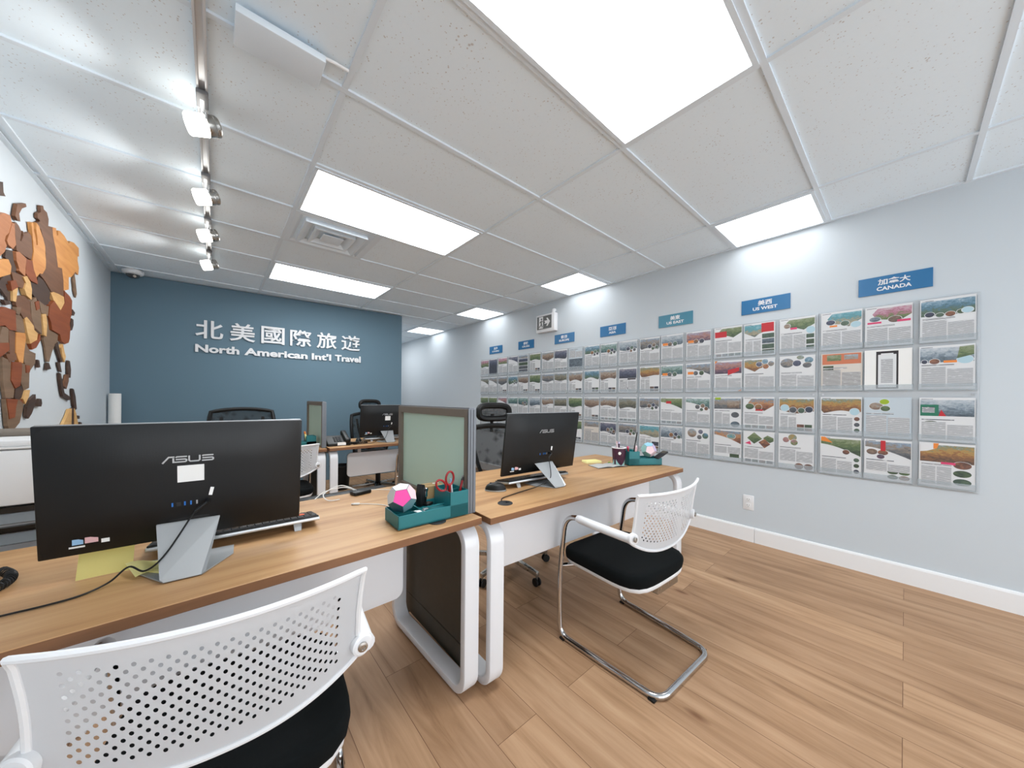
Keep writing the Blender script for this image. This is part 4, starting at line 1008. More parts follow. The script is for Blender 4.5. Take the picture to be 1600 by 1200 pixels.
# ------------------------------------------------------------------ divider screens
def divider(label, xu0, xu1, xl0, xl1, y0, y1, zt):
    xc = (xu0 + xu1) / 2; w = xu1 - xu0; zb = TOP + 0.0008
    t = thing('desk_divider_screen', label, 'desk divider', (xc, y0, 0), 0, 'screens between the desks')
    L_ = y1 - y0; fr = 0.034
    f = MB(); f.box((0, fr / 2 + 0.006, (zt + zb) / 2), (w, fr - 0.012, zt - zb), m_taupeshade, 0.001); f.build('post', m_taupeshade, t, smooth=0)
    f = MB(); f.box((0, 0.003, (zt + zb) / 2), (w, 0.008, zt - zb), m_greyframe, 0.002)
    for dx in (-0.007, 0.007): f.box((dx, -0.002, (zt + zb) / 2), (0.005, 0.004, zt - zb - 0.004), m_greyframe)
    f.build('edge_profile', m_greyframe, t, smooth=0)
    f = MB(); f.box((0, L_ - fr / 2, (zt + zb) / 2), (w, fr, zt - zb), m_taupeshade, 0.001); f.build('post', m_taupeshade, t, smooth=0)
    f = MB(); f.box((0, L_ / 2, zt - 0.017), (w, L_ - 2 * fr, 0.034), m_taupeshade, 0.001)
    f.box((0, L_ / 2, zt + 0.003), (w * 0.7, L_ - 0.01, 0.006), m_greyframe); f.build('top_rail', m_taupeshade, t, smooth=0)
    f = MB(); f.box((0, L_ / 2, zb + 0.007), (w, L_ - 2 * fr, 0.014), m_taupeshade, 0.001); f.build('bottom_rail', m_taupeshade, t, smooth=0)
    f = MB(); f.box((0, L_ / 2, (zt + zb) / 2 - 0.010), (0.006, L_ - 2 * fr + 0.006, zt - zb - 0.046), m_frost); f.build('frosted_pane', m_frost, t, smooth=0)
    xm = (xl0 + xl1) / 2 - xc
    f = MB(); f.box((xm, 0.02 + (L_ - 0.02) / 2, 0.40), (xl1 - xl0, L_ - 0.04, 0.56), m_lowpanel, 0.001); f.build('lower_panel', m_lowpanel, t, smooth=0)
    f = MB(); f.box((xm, 0.02 + (L_ - 0.02) / 2, 0.066), (xl1 - xl0, L_ - 0.04, 0.096), m_lowpanel, 0.0015); f.build('kick_panel', m_lowpanel, t, smooth=0)
    for yy in (0.06, L_ - 0.06):
        f = MB(); f.box((xm, yy, 0.009), (0.012, 0.03, 0.018), m_darkgrey); f.build('foot', m_darkgrey, t, smooth=0)
divider('frosted green desk divider screen between the two front desks', 0.770, 0.807, 0.7995, 0.8105, 1.152, 1.85, 1.128)
divider('narrow looking divider screen between the two back row desks', 0.742, 0.778, 0.7755, 0.7865, 3.52, 4.22, 1.128)

# ------------------------------------------------------------------ all-in-one computers
def strokes(f, paths, wd, th, m, y=0.0, sc=1.0, ox=0.0, oz=0.0):
    for P in paths:
        P = [Vector((p[0], p[1])) for p in P]
        L_, R_ = [], []
        for i, p in enumerate(P):
            a = (P[i] - P[i - 1]).normalized() if i > 0 else None
            c = (P[i + 1] - P[i]).normalized() if i < len(P) - 1 else None
            if a is None: n = Vector((-c.y, c.x)); k = 1
            elif c is None: n = Vector((-a.y, a.x)); k = 1
            else:
                n = (Vector((-a.y, a.x)) + Vector((-c.y, c.x))).normalized(); k = 1 / max(0.4, n.dot(Vector((-a.y, a.x))))
            L_.append(p + n * wd / 2 * k); R_.append(p - n * wd / 2 * k)
        for i in range(len(P) - 1):
            q = [L_[i], L_[i + 1], R_[i + 1], R_[i]]
            f.prism([(ox + v.x * sc, y, oz + v.y * sc) for v in q], (0, -th, 0), m)
LOGO = [[(-0.05, 0.0), (0.62, 0.9), (1.25, 0.9)], [(1.12, 0.72), (1.12, 0.1), (2.42, 0.1), (2.55, 0.2), (2.55, 0.4), (2.42, 0.5), (1.38, 0.5)],
        [(1.38, 0.78), (1.5, 0.9), (2.62, 0.9)], [(2.85, 0.98), (2.85, 0.25), (3.0, 0.1), (3.9, 0.1), (4.05, 0.25), (4.05, 0.98)],
        [(4.35, 0.78), (4.45, 0.9), (5.65, 0.9)], [(4.35, 0.5), (5.5, 0.5), (5.62, 0.4), (5.62, 0.2), (5.5, 0.1), (4.3, 0.1)]]
def computer(label, x, y, rz, tilt=0.14, sticker=True, cable='left'):
    t = thing('desktop_computer', label, 'computer', (x, y, TOPS), rz, 'all-in-one computers seen from behind')
    W_, H_, ZB_ = 0.54, 0.332, 0.062
    rt = Matrix.Translation((0, 0, ZB_)) @ Matrix.Rotation(tilt, 4, 'X')
    def P(px, py, pz): return rt @ Vector((px, py, pz))
    f = MB(); f.box((0, 0, 0), (W_, 0.012, H_), m_monitor, 0.003, 2)
    # softly domed back shell
    bm = f.bm; nx, nz = 18, 12
    def shell(u, v):
        px = (u - .5) * (W_ - 0.006); pz = (v - .5) * (H_ - 0.006)
        e1 = min(1.0, (0.5 - abs(u - .5)) * W_ / 0.16); e2 = min(1.0, (0.5 - abs(v - .5)) * H_ / 0.11)
        k = (1 - (1 - e1) ** 2) * (1 - (1 - e2) ** 2)
        return Vector((px, -0.0058 - 0.020 * k, pz))
    f.grid(shell, 36, 24, m_monitor)
    f.bm.transform(rt @ Matrix.Translation((0, 0, H_ / 2)))
    bmesh.ops.recalc_face_normals(f.bm, faces=list(f.bm.faces))
    f.build('casing', m_monitor, t)
    f = MB(); f.box((0, 0.0062, H_ / 2), (W_ - 0.012, 0.001, H_ - 0.03), m_blackgloss); f.bm.transform(rt); f.build('screen', m_blackgloss, t, smooth=0)
    f = MB(); f.box((0, 0.004, H_ + 0.0008), (W_ - 0.008, 0.005, 0.0018), m_silver); f.bm.transform(rt); f.build('top_bezel', m_silver, t, smooth=0)
    yb = -0.0262
    f = MB(); strokes(f, LOGO, 0.2, 0.0008, m_silver, yb, 0.0182, -0.0515, 0.226); f.bm.transform(rt); f.build('logo', m_silver, t, smooth=0)
    if sticker:
        f = MB(); f.box((0.004, yb - 0.0004, 0.193), (0.055, 0.0006, 0.047), m_paper); f.bm.transform(rt); f.build('sticker', m_paper, t, smooth=0)
    f = MB()
    for i, mm in enumerate((m_blueport, m_darkgrey, m_blueport, m_blueport, m_silver)):
        f.box((-0.034 + i * 0.0125, yb - 0.0003, 0.107), (0.0035 if i != 1 else 0.009, 0.0012, 0.011), mm)
    f.bm.transform(rt); f.build('port_row', None, t, smooth=0)
    # small maker's stickers, lower left
    for nm, px, pz, w2, h2, mm in (('sticker', -0.205, 0.038, 0.018, 0.014, m_stickerblue), ('sticker', -0.182, 0.040, 0.022, 0.015, m_stickerpink), ('sticker', -0.159, 0.033, 0.014, 0.010, m_paper)):
        f = MB(); p = shell(px / (W_ - .006) + .5, pz / H_); f.box((px, p.y - 0.0008, pz), (w2, 0.0008, h2), mm, rot=Matrix.Rotation(-0.06, 4, 'X')); f.bm.transform(rt); f.build(nm, mm, t, smooth=0)
    f = MB(); p = shell(0.12, 0.08); o = text_obj('sticker_lettering', 'GALAXY', 0.008, 0.0003, m_paper, t, offset=0.0002) if False else None
    f.box((-0.207, p.y - 0.0004, 0.024), (0.026, 0.0006, 0.0045), m_paper); f.bm.transform(rt); f.build('sticker', m_paper, t, smooth=0)
    # stand: one folded silver sheet
    a0, a1 = P(-0.066, -0.03, 0.055), P(0.066, -0.03, 0.055)
    yb2, zb2 = -0.165, 0.003
    f = MB(); n_ = Vector((0, -0.8, -0.6)) * 0.006
    f.prism([a0, a1, Vector((0.044, yb2, zb2 + 0.008)), Vector((0.034, yb2 - 0.002, zb2)), Vector((-0.034, yb2 - 0.002, zb2)), Vector((-0.042, yb2, zb2 + 0.008))], (0, 0.006, 0.002), m_stand, 0.0008)
    f.build('stand', m_stand, t, smooth=0)
    f = MB(); f.prism([(-0.036, yb2 + 0.001, 0.001), (0.036, yb2 + 0.001, 0.001), (0.098, -0.06, 0.001), (0.098, 0.012, 0.001), (-0.098, 0.012, 0.001), (-0.098, -0.06, 0.001)], (0, 0, 0.0035), m_stand, 0.0008)
    f.build('stand_base', m_stand, t, smooth=0)
    h0 = P(0.0, -0.018, 0.075)
    f = MB(); f.box(P(0, -0.014, 0.052), (0.09, 0.016, 0.04), m_black, 0.004, rot=Matrix.Rotation(tilt, 4, 'X')); f.build('hinge', m_black, t)
    # power lead
    p0 = P(0.038, -0.03, 0.108)
    f = MB(); f.cyl(P(0.038, -0.022, 0.108), P(0.038, -0.045, 0.106), 0.0055, m_black, 12); f.cyl(P(0.038, -0.043, 0.108), P(0.012, -0.05, 0.088), 0.0045, m_black, 12)
    f.build('plug', m_black, t)
    f = MB(); f.box(P(0.047, -0.029, 0.135), (0.008, 0.003, 0.022), m_paper, rot=Matrix.Rotation(0.2, 4, 'Y')); f.build('cable_tag', m_paper, t, smooth=0)
    q0 = P(0.012, -0.05, 0.088)
    if cable == 'left':
        pts = [q0, (-0.035, -0.125, 0.062), (-0.072, -0.125, 0.028), (-0.105, -0.095, 0.036), (-0.135, -0.105, 0.012), (-0.17, -0.125, 0.0035), (-0.215, -0.14, 0.0035), (-0.29, -0.145, 0.0035), (-0.36, -0.16, 0.0035)]
    else:
        pts = [q0, (-0.02, -0.115, 0.06), (-0.05, -0.115, 0.03), (-0.09, -0.10, 0.01), (-0.14, -0.10, 0.0035), (-0.24, -0.12, 0.0035), (-0.36, -0.15, 0.0035), (-0.395, -0.185, 0.006)]
    f = MB(); f.tube(smooth_path(pts, 8), 0.0022, m_black, 8); f.build('power_cable', m_black, t)
    return t
computer('largest black computer monitor seen from behind on the foreground desk', -0.052, 1.363, -0.045, 0.136)
computer('black computer monitor seen from behind on the right desk', 1.389, 1.358, -0.063, 0.15, False, 'grommet')
computer('small black computer monitor seen from behind on the back row desk', 1.40, 3.70, -0.07, 0.14)

def keyboard(label, x, y, rz):
    t = thing('keyboard', label, 'keyboard', (x, y, TOPS), rz, 'black keyboards')
    W_, D_ = 0.435, 0.135; tl = Matrix.Rotation(-0.17, 4, 'X'); up = Matrix.Translation((0, 0, 0.019)) @ tl
    f = MB(); f.box((0, 0, 0), (W_, D_, 0.012), m_silver, 0.003); f.bm.transform(up); f.build('body', m_silver, t)
    f = MB(); f.box((0, 0, 0.0075), (W_ - 0.006, D_ - 0.004, 0.006), m_black, 0.002); f.bm.transform(up); f.build('key_deck', m_black, t)
    f = MB()
    for i in range(21):
        for j in range(6):
            f.box((-0.2 + i * 0.02, -0.05 + j * 0.0195, 0.0125), (0.0168, 0.0165, 0.006), m_blackgloss)
    f.bm.transform(up); f.build('keys', m_blackgloss, t, smooth=0)
    for sx_ in (-0.15, 0.15):
        f = MB(); f.prism([(sx_ - 0.012, -0.056, 0.021), (sx_ + 0.012, -0.056, 0.021), (sx_ + 0.01, -0.068, 0.0), (sx_ - 0.01, -0.068, 0.0)], (0, 0.004, 0.0005), m_stand); f.build('foot', m_stand, t, smooth=0)
    return t
kb1 = keyboard('black keyboard with an orange strip below the largest monitor', 0.072, 1.455, -0.03)
f = MB(); f.prism([(0.09, -0.0625, 0.0), (0.17, -0.0625, 0.0), (0.165, -0.045, 0.0), (0.1, -0.05, 0.0)], (0, 0, 0.003), m_orange)
f.bm.transform(Matrix.Translation((0, 0, 0.019 + 0.021)) @ Matrix.Rotation(-0.17, 4, 'X')); f.build('orange_strip', m_orange, kb1, smooth=0)
kb2 = keyboard('black keyboard on the right desk, below the tilted monitor', 1.365, 1.385, -0.075)
keyboard('black keyboard on the back row desk, below the small monitor', 1.42, 3.80, -0.06)
def mouse(label, x, y, rz):
    t = thing('computer_mouse', label, 'mouse', (x, y, TOPS), rz, 'black computer mice')
    def hull(mat, zs, nm, sc, m):
        f = MB(); n = 20; rings = []
        for k in range(9):
            a = k / 8 * PI / 2
            rings.append([(0.031 * sc * math.cos(a) ** 0.7 * math.cos(2 * PI * j / n), 0.054 * sc * math.cos(a) ** 0.7 * math.sin(2 * PI * j / n), zs * math.sin(a) + 0.004) for j in range(n)])
        bm = f.bm; V = [[bm.verts.new(p) for p in r] for r in rings]
        for A, B in zip(V, V[1:]):
            for j in range(n): bm.faces.new((A[j], A[(j + 1) % n], B[(j + 1) % n], B[j]))
        bm.faces.new(list(reversed(V[0]))); bm.faces.new(V[-1])
        f.build(nm, m, t)
    hull(None, 0.036, 'shell', 1.0, m_black)
    f = MB(); f.lathe([(0, 0), (0.97, 0.0), (1.0, 0.35), (0.98, 0.8), (0, 0.8)], m_stand, 24, Matrix.Diagonal((0.033, 0.056, 0.0075, 1))); f.build('base', m_stand, t)
    f = MB(); f.cyl((-0.004, 0.025, 0.032), (0.004, 0.025, 0.032), 0.008, m_darkgrey, 14); f.build('scroll_wheel', m_darkgrey, t)
mouse('black mouse on the right desk, left of its keyboard', 1.08, 1.365, 0.856)
mouse('small black mouse on the back row desk beside the phone cord', 1.15, 3.80, 2.8)

# ------------------------------------------------------------------ visitor chairs
def visitor_chair(label, x, y, rz, bw=0.245):
    """origin on the floor midway between the front legs; +y is the front of the chair"""
    t = thing('visitor_chair', label, 'chair', (x, y, 0), rz, 'white backed visitor chairs')
    hw, hr, r = 0.247, 0.212, 0.0125
    half = [(-hw, -0.385, 0.607), (-hw, -0.03, 0.616), (-hw, 0.01, 0.30), (-hw, 0.0, 0.0135), (-hw + 0.012, -0.22, 0.0135), (-hr, -0.50, 0.0135)]
    full = half + [(-px, py, pz) for px, py, pz in reversed(half)]
    rad = [0, 0.085, 0.5, 0.055, 0.2, 0.06] ; rad = rad + list(reversed(rad))
    f = MB(); f.tube(fillet(full, rad, 8), r, m_chrome, 14); f.build('frame', m_chrome, t)
    # arm sleeves
    for s in (-1, 1):
        f = MB(); f.tube(smooth_path([(s * hw, -0.105, 0.613), (s * hw, -0.2, 0.610), (s * hw, -0.30, 0.608), (s * hw, -0.392, 0.608)], 4), [0.0155] + [0.0185] * 11 + [0.021], m_white, 14)
        f.build('armrest', m_white, t)
        for py, pz in ((-0.02, 0.0), (-0.47, 0.0)):
            f = MB(); f.box((s * (hw if py > -0.1 else hr + 0.006), py, 0.0045), (0.026, 0.028, 0.009), m_black, 0.002); f.build('glide', m_black, t)
    # perforated back
    NU, NV = 46, 22
    def zt(u): return 0.793 - 0.006 * (1 - u * u)
    def zb(u): return 0.592 - 0.066 * (1 - abs(u) ** 2.4)
    def S(u, v, off=0.0):
        a = v
        w = bw - 0.005 + 0.005 * a - 0.006 * math.sin(PI * a)
        px = u * w
        pz = zb(u) + (zt(u) - zb(u)) * v
        py = -0.392 - 0.028 * v - 0.048 * (1 - u * u) * (0.55 + 0.45 * v) - off
        if v > 0.93: py -= 0.006 * ((v - 0.93) / 0.07)
        return Vector((px, py, pz))
    def hole(i, j):
        u = (i + .5) / NU * 2 - 1; v = (j + .5) / NV
        if (i + j) % 2: return False
        if abs(u) > 0.84 or v > 0.85 + 0.04 * u * u: return False
        z = S(u, v).z
        return v > 0.14 and z > 0.555 + 0.03 * u * u
    f = MB(); bm = f.bm
    V = {}
    def vert(i, j):
        if (i, j) not in V: V[(i, j)] = bm.verts.new(S(i / NU * 2 - 1, j / NV))
        return V[(i, j)]
    for i in range(NU):
        for j in range(NV):
            a, b2, c, d2 = vert(i, j), vert(i + 1, j), vert(i + 1, j + 1), vert(i, j + 1)
            if not hole(i, j): bm.faces.new((a, b2, c, d2)); continue
            ci, cj = i + .5, j + .5; ring = []
            for k in range(8):
                an = -PI * 3 / 4 + k * PI / 4
                ring.append(bm.verts.new(S((ci + 0.33 * math.cos(an)) / NU * 2 - 1, (cj + 0.36 * math.sin(an)) / NV)))
            cor = [a, b2, c, d2]
            for k in range(4):
                p, q = cor[k], cor[(k + 1) % 4]; r0, r1, r2 = ring[2 * k], ring[2 * k + 1], ring[(2 * k + 2) % 8]
                bm.faces.new((p, q, r1)); bm.faces.new((p, r1, r0)); bm.faces.new((q, r2, r1))
    bmesh.ops.solidify(bm, geom=list(bm.faces), thickness=-0.007)
    bmesh.ops.recalc_face_normals(bm, faces=list(bm.faces))
    # rolled rim
    rim = [S(-1, k / 12) for k in range(13)] + [S(-1 + 2 * k / 40, 1) for k in range(1, 40)] + [S(1, 1 - k / 12) for k in range(13)] + [S(1 - 2 * k / 40, 0) for k in range(1, 40)]
    f.tube(rim, 0.0062, m_white, 8, closed=True)
    # ears around the pivots
    for s in (-1, 1):
        f.lathe([(0, -0.011), (0.019, -0.011), (0.023, -0.006), (0.023, 0.006), (0.019, 0.009), (0, 0.009)], m_white, 28, Matrix.Translation((s * (bw - 0.001), -0.402, 0.616)) @ Matrix.Rotation(PI / 2, 4, 'X') @ Matrix.Rotation(s * 0.35, 4, 'Y'))
    f.build('backrest', m_white, t)
    for s in (-1, 1):
        f = MB(); f.lathe([(0, 0), (0.0105, 0), (0.0105, 0.003), (0.006, 0.004), (0.005, 0.002), (0, 0.002)], m_brushed, 18, Matrix.Translation((s * bw, -0.4135, 0.616)) @ Matrix.Rotation(PI / 2, 4, 'X'))
        f.build('pivot_bolt', m_brushed, t)
    # seat: padded cushion on a white shell
    def cushion(w, dp, zc, hgt, m, nm, y0, pw=3.4):
        f = MB(); bm = f.bm; n = 44; rings = []
        for k in range(11):
            a = -PI / 2 + PI * k / 10; c = max(0.0, math.cos(a)) ** 0.38
            ring = []
            for j in range(n):
                th = 2 * PI * j / n; ct, st = math.cos(th), math.sin(th)
                q = (abs(ct) ** pw + abs(st) ** pw) ** (-1 / pw)
                px, py = q * ct * w * (0.86 + 0.14 * c), q * st * dp * (0.86 + 0.14 * c)
                tap = 1 - 0.04 * (py / dp)
                drop = -0.018 * max(0, (py / dp)) ** 3 + 0.006 * (px / w) ** 2
                ring.append(bm.verts.new((px * tap, y0 + py, zc + hgt * math.sin(a) + drop)))
            rings.append(ring)
        for A, B in zip(rings, rings[1:]):
            for j in range(n): bm.faces.new((A[j], A[(j + 1) % n], B[(j + 1) % n], B[j]))
        bm.faces.new(list(reversed(rings[0]))); bm.faces.new(rings[-1])
        return f.build(nm, m, t, smooth=50)
    cushion(0.228, 0.236, 0.402, 0.030, m_fabric, 'seat', -0.178, 4.6)
    cushion(0.220, 0.230, 0.372, 0.018, m_white, 'seat_shell', -0.180, 4.6)
    f = MB(); f.prism([(-0.03, -0.385, 0.358), (0.15, -0.385, 0.358), (0.15, -0.385, 0.306), (-0.03, -0.385, 0.306)], (0, 0.26, 0.0), m_brushed, 0.002); f.build('seat_bracket', m_brushed, t, smooth=0)
    f = MB(); f.tube(fillet([(-hw + 0.006, -0.0, 0.352), (-0.16, -0.03, 0.345), (0.16, -0.03, 0.345), (hw - 0.006, 0.0, 0.352)], 0.04), 0.0105, m_chrome, 12); f.build('seat_crossbar', m_chrome, t)
    return t
visitor_chair('foreground white perforated visitor chair, cut off by the bottom of the photo', 0.0655, 1.228, -0.12, 0.237)
visitor_chair('white backed visitor chair with black seat facing the right desk, whole on open floor', 1.54, 1.098, -0.055, 0.256)
visitor_chair('small visitor chair behind the largest monitor, facing the back row desk', 0.405, 3.56, -0.03)
visitor_chair('visitor chair mostly hidden behind the front frosted divider screen', 1.675, 3.47, -0.03)

# ------------------------------------------------------------------ mesh task chairs
def task_chair(label, x, y, rz, head=True, bw=0.235, top=0.98, base_rz=0.0):
    """origin on the floor under the gas lift; faces -y"""
    t = thing('task_chair', label, 'chair', (x, y, 0), rz, 'black mesh task chairs')
    for k in range(5):
        a = base_rz + 2 * PI * k / 5; c, s = math.cos(a), math.sin(a)
        f = MB(); f.prism([(0.03 * c - 0.018 * s, 0.03 * s + 0.018 * c, 0.075), (0.03 * c + 0.018 * s, 0.03 * s - 0.018 * c, 0.075), (0.30 * c + 0.012 * s, 0.30 * s - 0.012 * c, 0.062), (0.30 * c - 0.012 * s, 0.30 * s + 0.012 * c, 0.062)], (0, 0, 0.028), m_brushed, 0.004)
        lg = f.build('base_leg', m_brushed, t)
        f = MB(); px, py = 0.29 * c, 0.29 * s
        for o in (-0.012, 0.012):
            f.cyl((px - (o - 0.006) * s, py + (o - 0.006) * c, 0.026), (px - (o + 0.006) * s, py + (o + 0.006) * c, 0.026), 0.026, m_black, 18, 0.003)
        f.cyl((px, py, 0.03), (px, py, 0.066), 0.007, m_brushed, 10); f.build('caster', m_black, lg)
    f = MB(); f.lathe([(0, 0.06), (0.045, 0.06), (0.045, 0.10), (0.03, 0.11), (0.03, 0.22), (0.02, 0.225), (0.02, 0.36), (0, 0.36)], m_black, 20); f.build('gas_lift', m_black, t)
    f = MB(); f.box((0, 0, 0.365), (0.2, 0.22, 0.03), m_black, 0.008); f.build('mechanism', m_black, t)
    f = MB(); f.box((0, -0.02, 0.42), (0.48, 0.46, 0.075), m_fabric, 0.034, 4); f.build('seat', m_fabric, t)
    yb, z0, z1 = 0.235, 0.47, top
    def W(v): return bw * (0.80 + 0.30 * math.sin(PI * (0.12 + 0.62 * v)))
    def S(u, v, off=0): return Vector((W(v) * u, yb + 0.055 * v - 0.05 * (1 - u * u) * 0 + 0.03 * (1 - u * u) - 0.05 * math.sin(PI * v) * 0.6 + off, z0 + (z1 - z0) * v - 0.03 * u * u * v * v))
    f = MB(); f.grid(lambda a, b2: S(a * 2 - 1, b2), 16, 16, m_mesh); f.build('back_mesh', m_mesh, t)
    edge = [S(-1, k / 10) for k in range(11)] + [S(-1 + 2 * k / 14, 1) for k in range(1, 14)] + [S(1, 1 - k / 10) for k in range(11)] + [S(1 - 2 * k / 14, 0) for k in range(1, 14)]
    f = MB(); f.tube(edge, 0.02, m_black, 8, closed=True); f.build('back_frame', m_black, t)
    f = MB()
    for s in (-1, 1):
        f.tube(smooth_path([S(s * 0.66, 0.86, 0.022), S(s * 0.58, 0.6, 0.026), S(s * 0.42, 0.3, 0.03), S(s * 0.12, 0.06, 0.035)], 5), 0.015, m_black, 8)
    f.tube([S(-0.3, 0.16, 0.03), S(0, 0.13, 0.035), S(0.3, 0.16, 0.03)], 0.02, m_black, 8)
    f.build('lumbar_frame', m_black, t)
    f = MB(); f.tube(fillet([(0, 0.08, 0.37), (0, yb + 0.06, 0.39), (0, yb + 0.055, 0.62)], 0.06), 0.022, m_black, 10); f.build('spine', m_black, t)
    for s in (-1, 1):
        f = MB(); f.tube(fillet([(s * 0.12, 0.02, 0.385), (s * 0.29, 0.02, 0.385), (s * 0.29, 0.02, 0.605)], 0.05), 0.014, m_black, 8); f.build('arm_post', m_black, t)
        f = MB(); f.box((s * 0.29, 0.0, 0.615), (0.075, 0.24, 0.025), m_black, 0.011, 3); f.build('armrest', m_black, t)
    if head:
        f = MB(); f.tube([S(0, 0.9, 0.03), (0, yb + 0.10, top + 0.03), (0, yb + 0.085, top + 0.09)], 0.014, m_black, 8); f.build('headrest_post', m_black, t)
        zc = top + 0.105
        def HS(u, v): return Vector((0.135 * u * (1 - 0.10 * v * v), yb + 0.045 + 0.018 * (1 - u * u) , zc + 0.06 * v))
        n = 40; loop = []
        for k in range(n):
            th = 2 * PI * k / n; c, s = math.cos(th), math.sin(th); q = (abs(c) ** 4 + abs(s) ** 4) ** -0.25
            loop.append(HS(c * q * 0.92, s * q * 0.85))
        f = MB(); f.tube(loop, 0.024, m_black, 8, closed=True); f.build('headrest_frame', m_black, t)
        f = MB(); f.grid(lambda a, b2: HS((a * 2 - 1) * 0.9, (b2 * 2 - 1) * 0.8), 10, 6, m_mesh); f.build('headrest_mesh', m_mesh, t)
    return t
task_chair('black mesh task chair and headrest behind the right desk, nearest of its kind', 1.54, 1.80, -0.28, True, 0.235, 0.965, -1.325)
task_chair('black task chair and headrest behind the small back row monitor', 1.57, 4.40, 0.05, True, 0.225, 0.975, 0.4)
task_chair('wide low black task chair before the slate blue wall, no headrest', 0.225, 4.42, 0.0, False, 0.255, 1.04, 0.3)

# ------------------------------------------------------------------ desk organisers and what is in them
def organiser(label, x, y, rz, L_=0.285, D_=0.135, flip=False):
    t = thing('desk_organiser', label, 'organiser', (x, y, TOP + 0.004), rz, 'teal desk organisers')
    s = -1 if flip else 1
    xs = lambda v: v * s
    f = MB(); th = 0.004; h = 0.048
    f.box((0, 0, 0.003), (L_, D_, 0.006), m_teal, 0.001)
    f.box((0, -D_ / 2 + th / 2, h / 2), (L_, th, h), m_teal, 0.0015); f.box((0, D_ / 2 - th / 2, h / 2), (L_, th, h), m_teal, 0.0015)
    f.box((xs(-L_ / 2 + th / 2), 0, h / 2), (th, D_, h), m_teal, 0.0015)
    f.box((xs(-0.04), 0, h / 2 - 0.002), (th, D_ - th, h - 0.008), m_teal)
    f.box((xs(-0.09), -0.01, h / 2 - 0.004), (0.096, th, h - 0.012), m_teal)
    f.box((xs(0.02), -0.02, 0.036), (0.115, 0.07, 0.004), m_teal); f.box((xs(0.02), -0.02, 0.046), (0.108, th, 0.004), m_teal)
    f.build('tray', m_teal, t, smooth=0)
    f = MB(); w = 0.082; hx = xs(L_ / 2 - w / 2); hh = 0.098
    f.box((hx, -D_ / 2 + th / 2, hh / 2), (w, th, hh), m_teal, 0.0015); f.box((hx, D_ / 2 - th / 2, hh / 2), (w, th, hh), m_teal, 0.0015)
    f.box((hx - w / 2 + th / 2, 0, hh / 2), (th, D_, hh), m_teal, 0.0015); f.box((hx + w / 2 - th / 2, 0, hh / 2), (th, D_, hh), m_teal, 0.0015)
    f.box((hx, 0.01, hh / 2 - 0.004), (w, th, hh - 0.01), m_teal)
    f.build('pen_box', m_teal, t, smooth=0)
    return t
O1 = (0.628, 1.218); OR1 = 0.0
organiser('teal desk organiser on the foreground desk holding the pink dodecahedron', O1[0], O1[1], -0.03)
O2 = (2.35, 1.262)
organiser('teal desk organiser on the right desk beside the purple cup', O2[0], O2[1], -0.55, 0.255, 0.12, True)
organiser('teal desk organiser on the back row desk, left of the divider screen', 0.60, 3.72, 0.0, 0.25, 0.12)

def dodecahedron(label, c, r, facing, cols, default):
    phi = (1 + 5 ** .5) / 2
    pts = [Vector(p) for p in [(a, b2, c2) for a in (-1, 1) for b2 in (-1, 1) for c2 in (-1, 1)] + [(0, a / phi, b2 * phi) for a in (-1, 1) for b2 in (-1, 1)] + [(a / phi, b2 * phi, 0) for a in (-1, 1) for b2 in (-1, 1)] + [(a * phi, 0, b2 / phi) for a in (-1, 1) for b2 in (-1, 1)]]
    pts = [p.normalized() * r for p in pts]
    bm = bmesh.new(); [bm.verts.new(p) for p in pts]
    bmesh.ops.convex_hull(bm, input=list(bm.verts)); bmesh.ops.dissolve_limit(bm, angle_limit=0.05, verts=list(bm.verts), edges=list(bm.edges))
    fn = max(bm.faces, key=lambda q: q.normal.x)
    n0 = fn.normal.copy(); e0 = max(fn.verts, key=lambda v: v.co.z).co - fn.calc_center_median()
    tgt = Vector(facing).normalized()
    # orthonormal frames: face normal -> viewer, one corner pointing down
    def frame(n, u):
        u = (u - n * u.dot(n)).normalized(); return Matrix((n, u, n.cross(u))).transposed()
    F0 = frame(n0, e0); F1 = frame(tgt, Vector((0.10, -0.04, -1)))
    bm.transform((F1 @ F0.transposed()).to_4x4()); bm.normal_update()
    zmin = min(v.co.z for v in bm.verts)
    t = thing('paper_dodecahedron', label, 'ornament', c, 0, 'twelve sided paper ornaments')
    bm.faces.ensure_lookup_table()
    right = Vector((0.755, -0.655, 0))
    for q in list(bm.faces):
        n = q.normal; d2 = n.dot(tgt)
        if d2 > 0.9: m = cols['front']
        else:
            up = n.z; rg = n.dot(right)
            if up < -0.1 and d2 > 0: m = cols['lowleft'] if rg < 0.1 else cols['lowright']
            elif up > 0.6 and d2 > -0.2: m = cols['up']
            elif d2 > 0: m = cols['sideleft'] if rg < 0 else cols['sideright']
            else: m = default
        f = MB(); cc = q.calc_center_median()
        outer = [cc + (v.co - cc) * 0.955 for v in q.verts]; edge = [v.co.copy() for v in q.verts]
        f.prism([p - n * 0.0012 for p in outer], n * 0.0016, m)
        f.face(edge, m_darkgrey) if False else None
        f.build('facet', m, t, smooth=0)
    f = MB(); bm2 = bm.copy(); 
    for v in bm2.verts: v.co *= 0.985
    f.merge(bm2, m_tealcard1); f.build('core', m_tealcard1, t, smooth=0)
    bm.free(); return t, zmin
dodecahedron('paper dodecahedron with a hot pink face on the foreground desk organiser', (0.527, 1.228, 0.800), 0.0545, (-0.42, -0.98, 0.30),
             dict(front=m_pink, lowleft=m_tealcard1, lowright=m_tealcard2, up=m_lightgrey, sideleft=m_lightgrey, sideright=m_pinkpale), m_lightgrey)
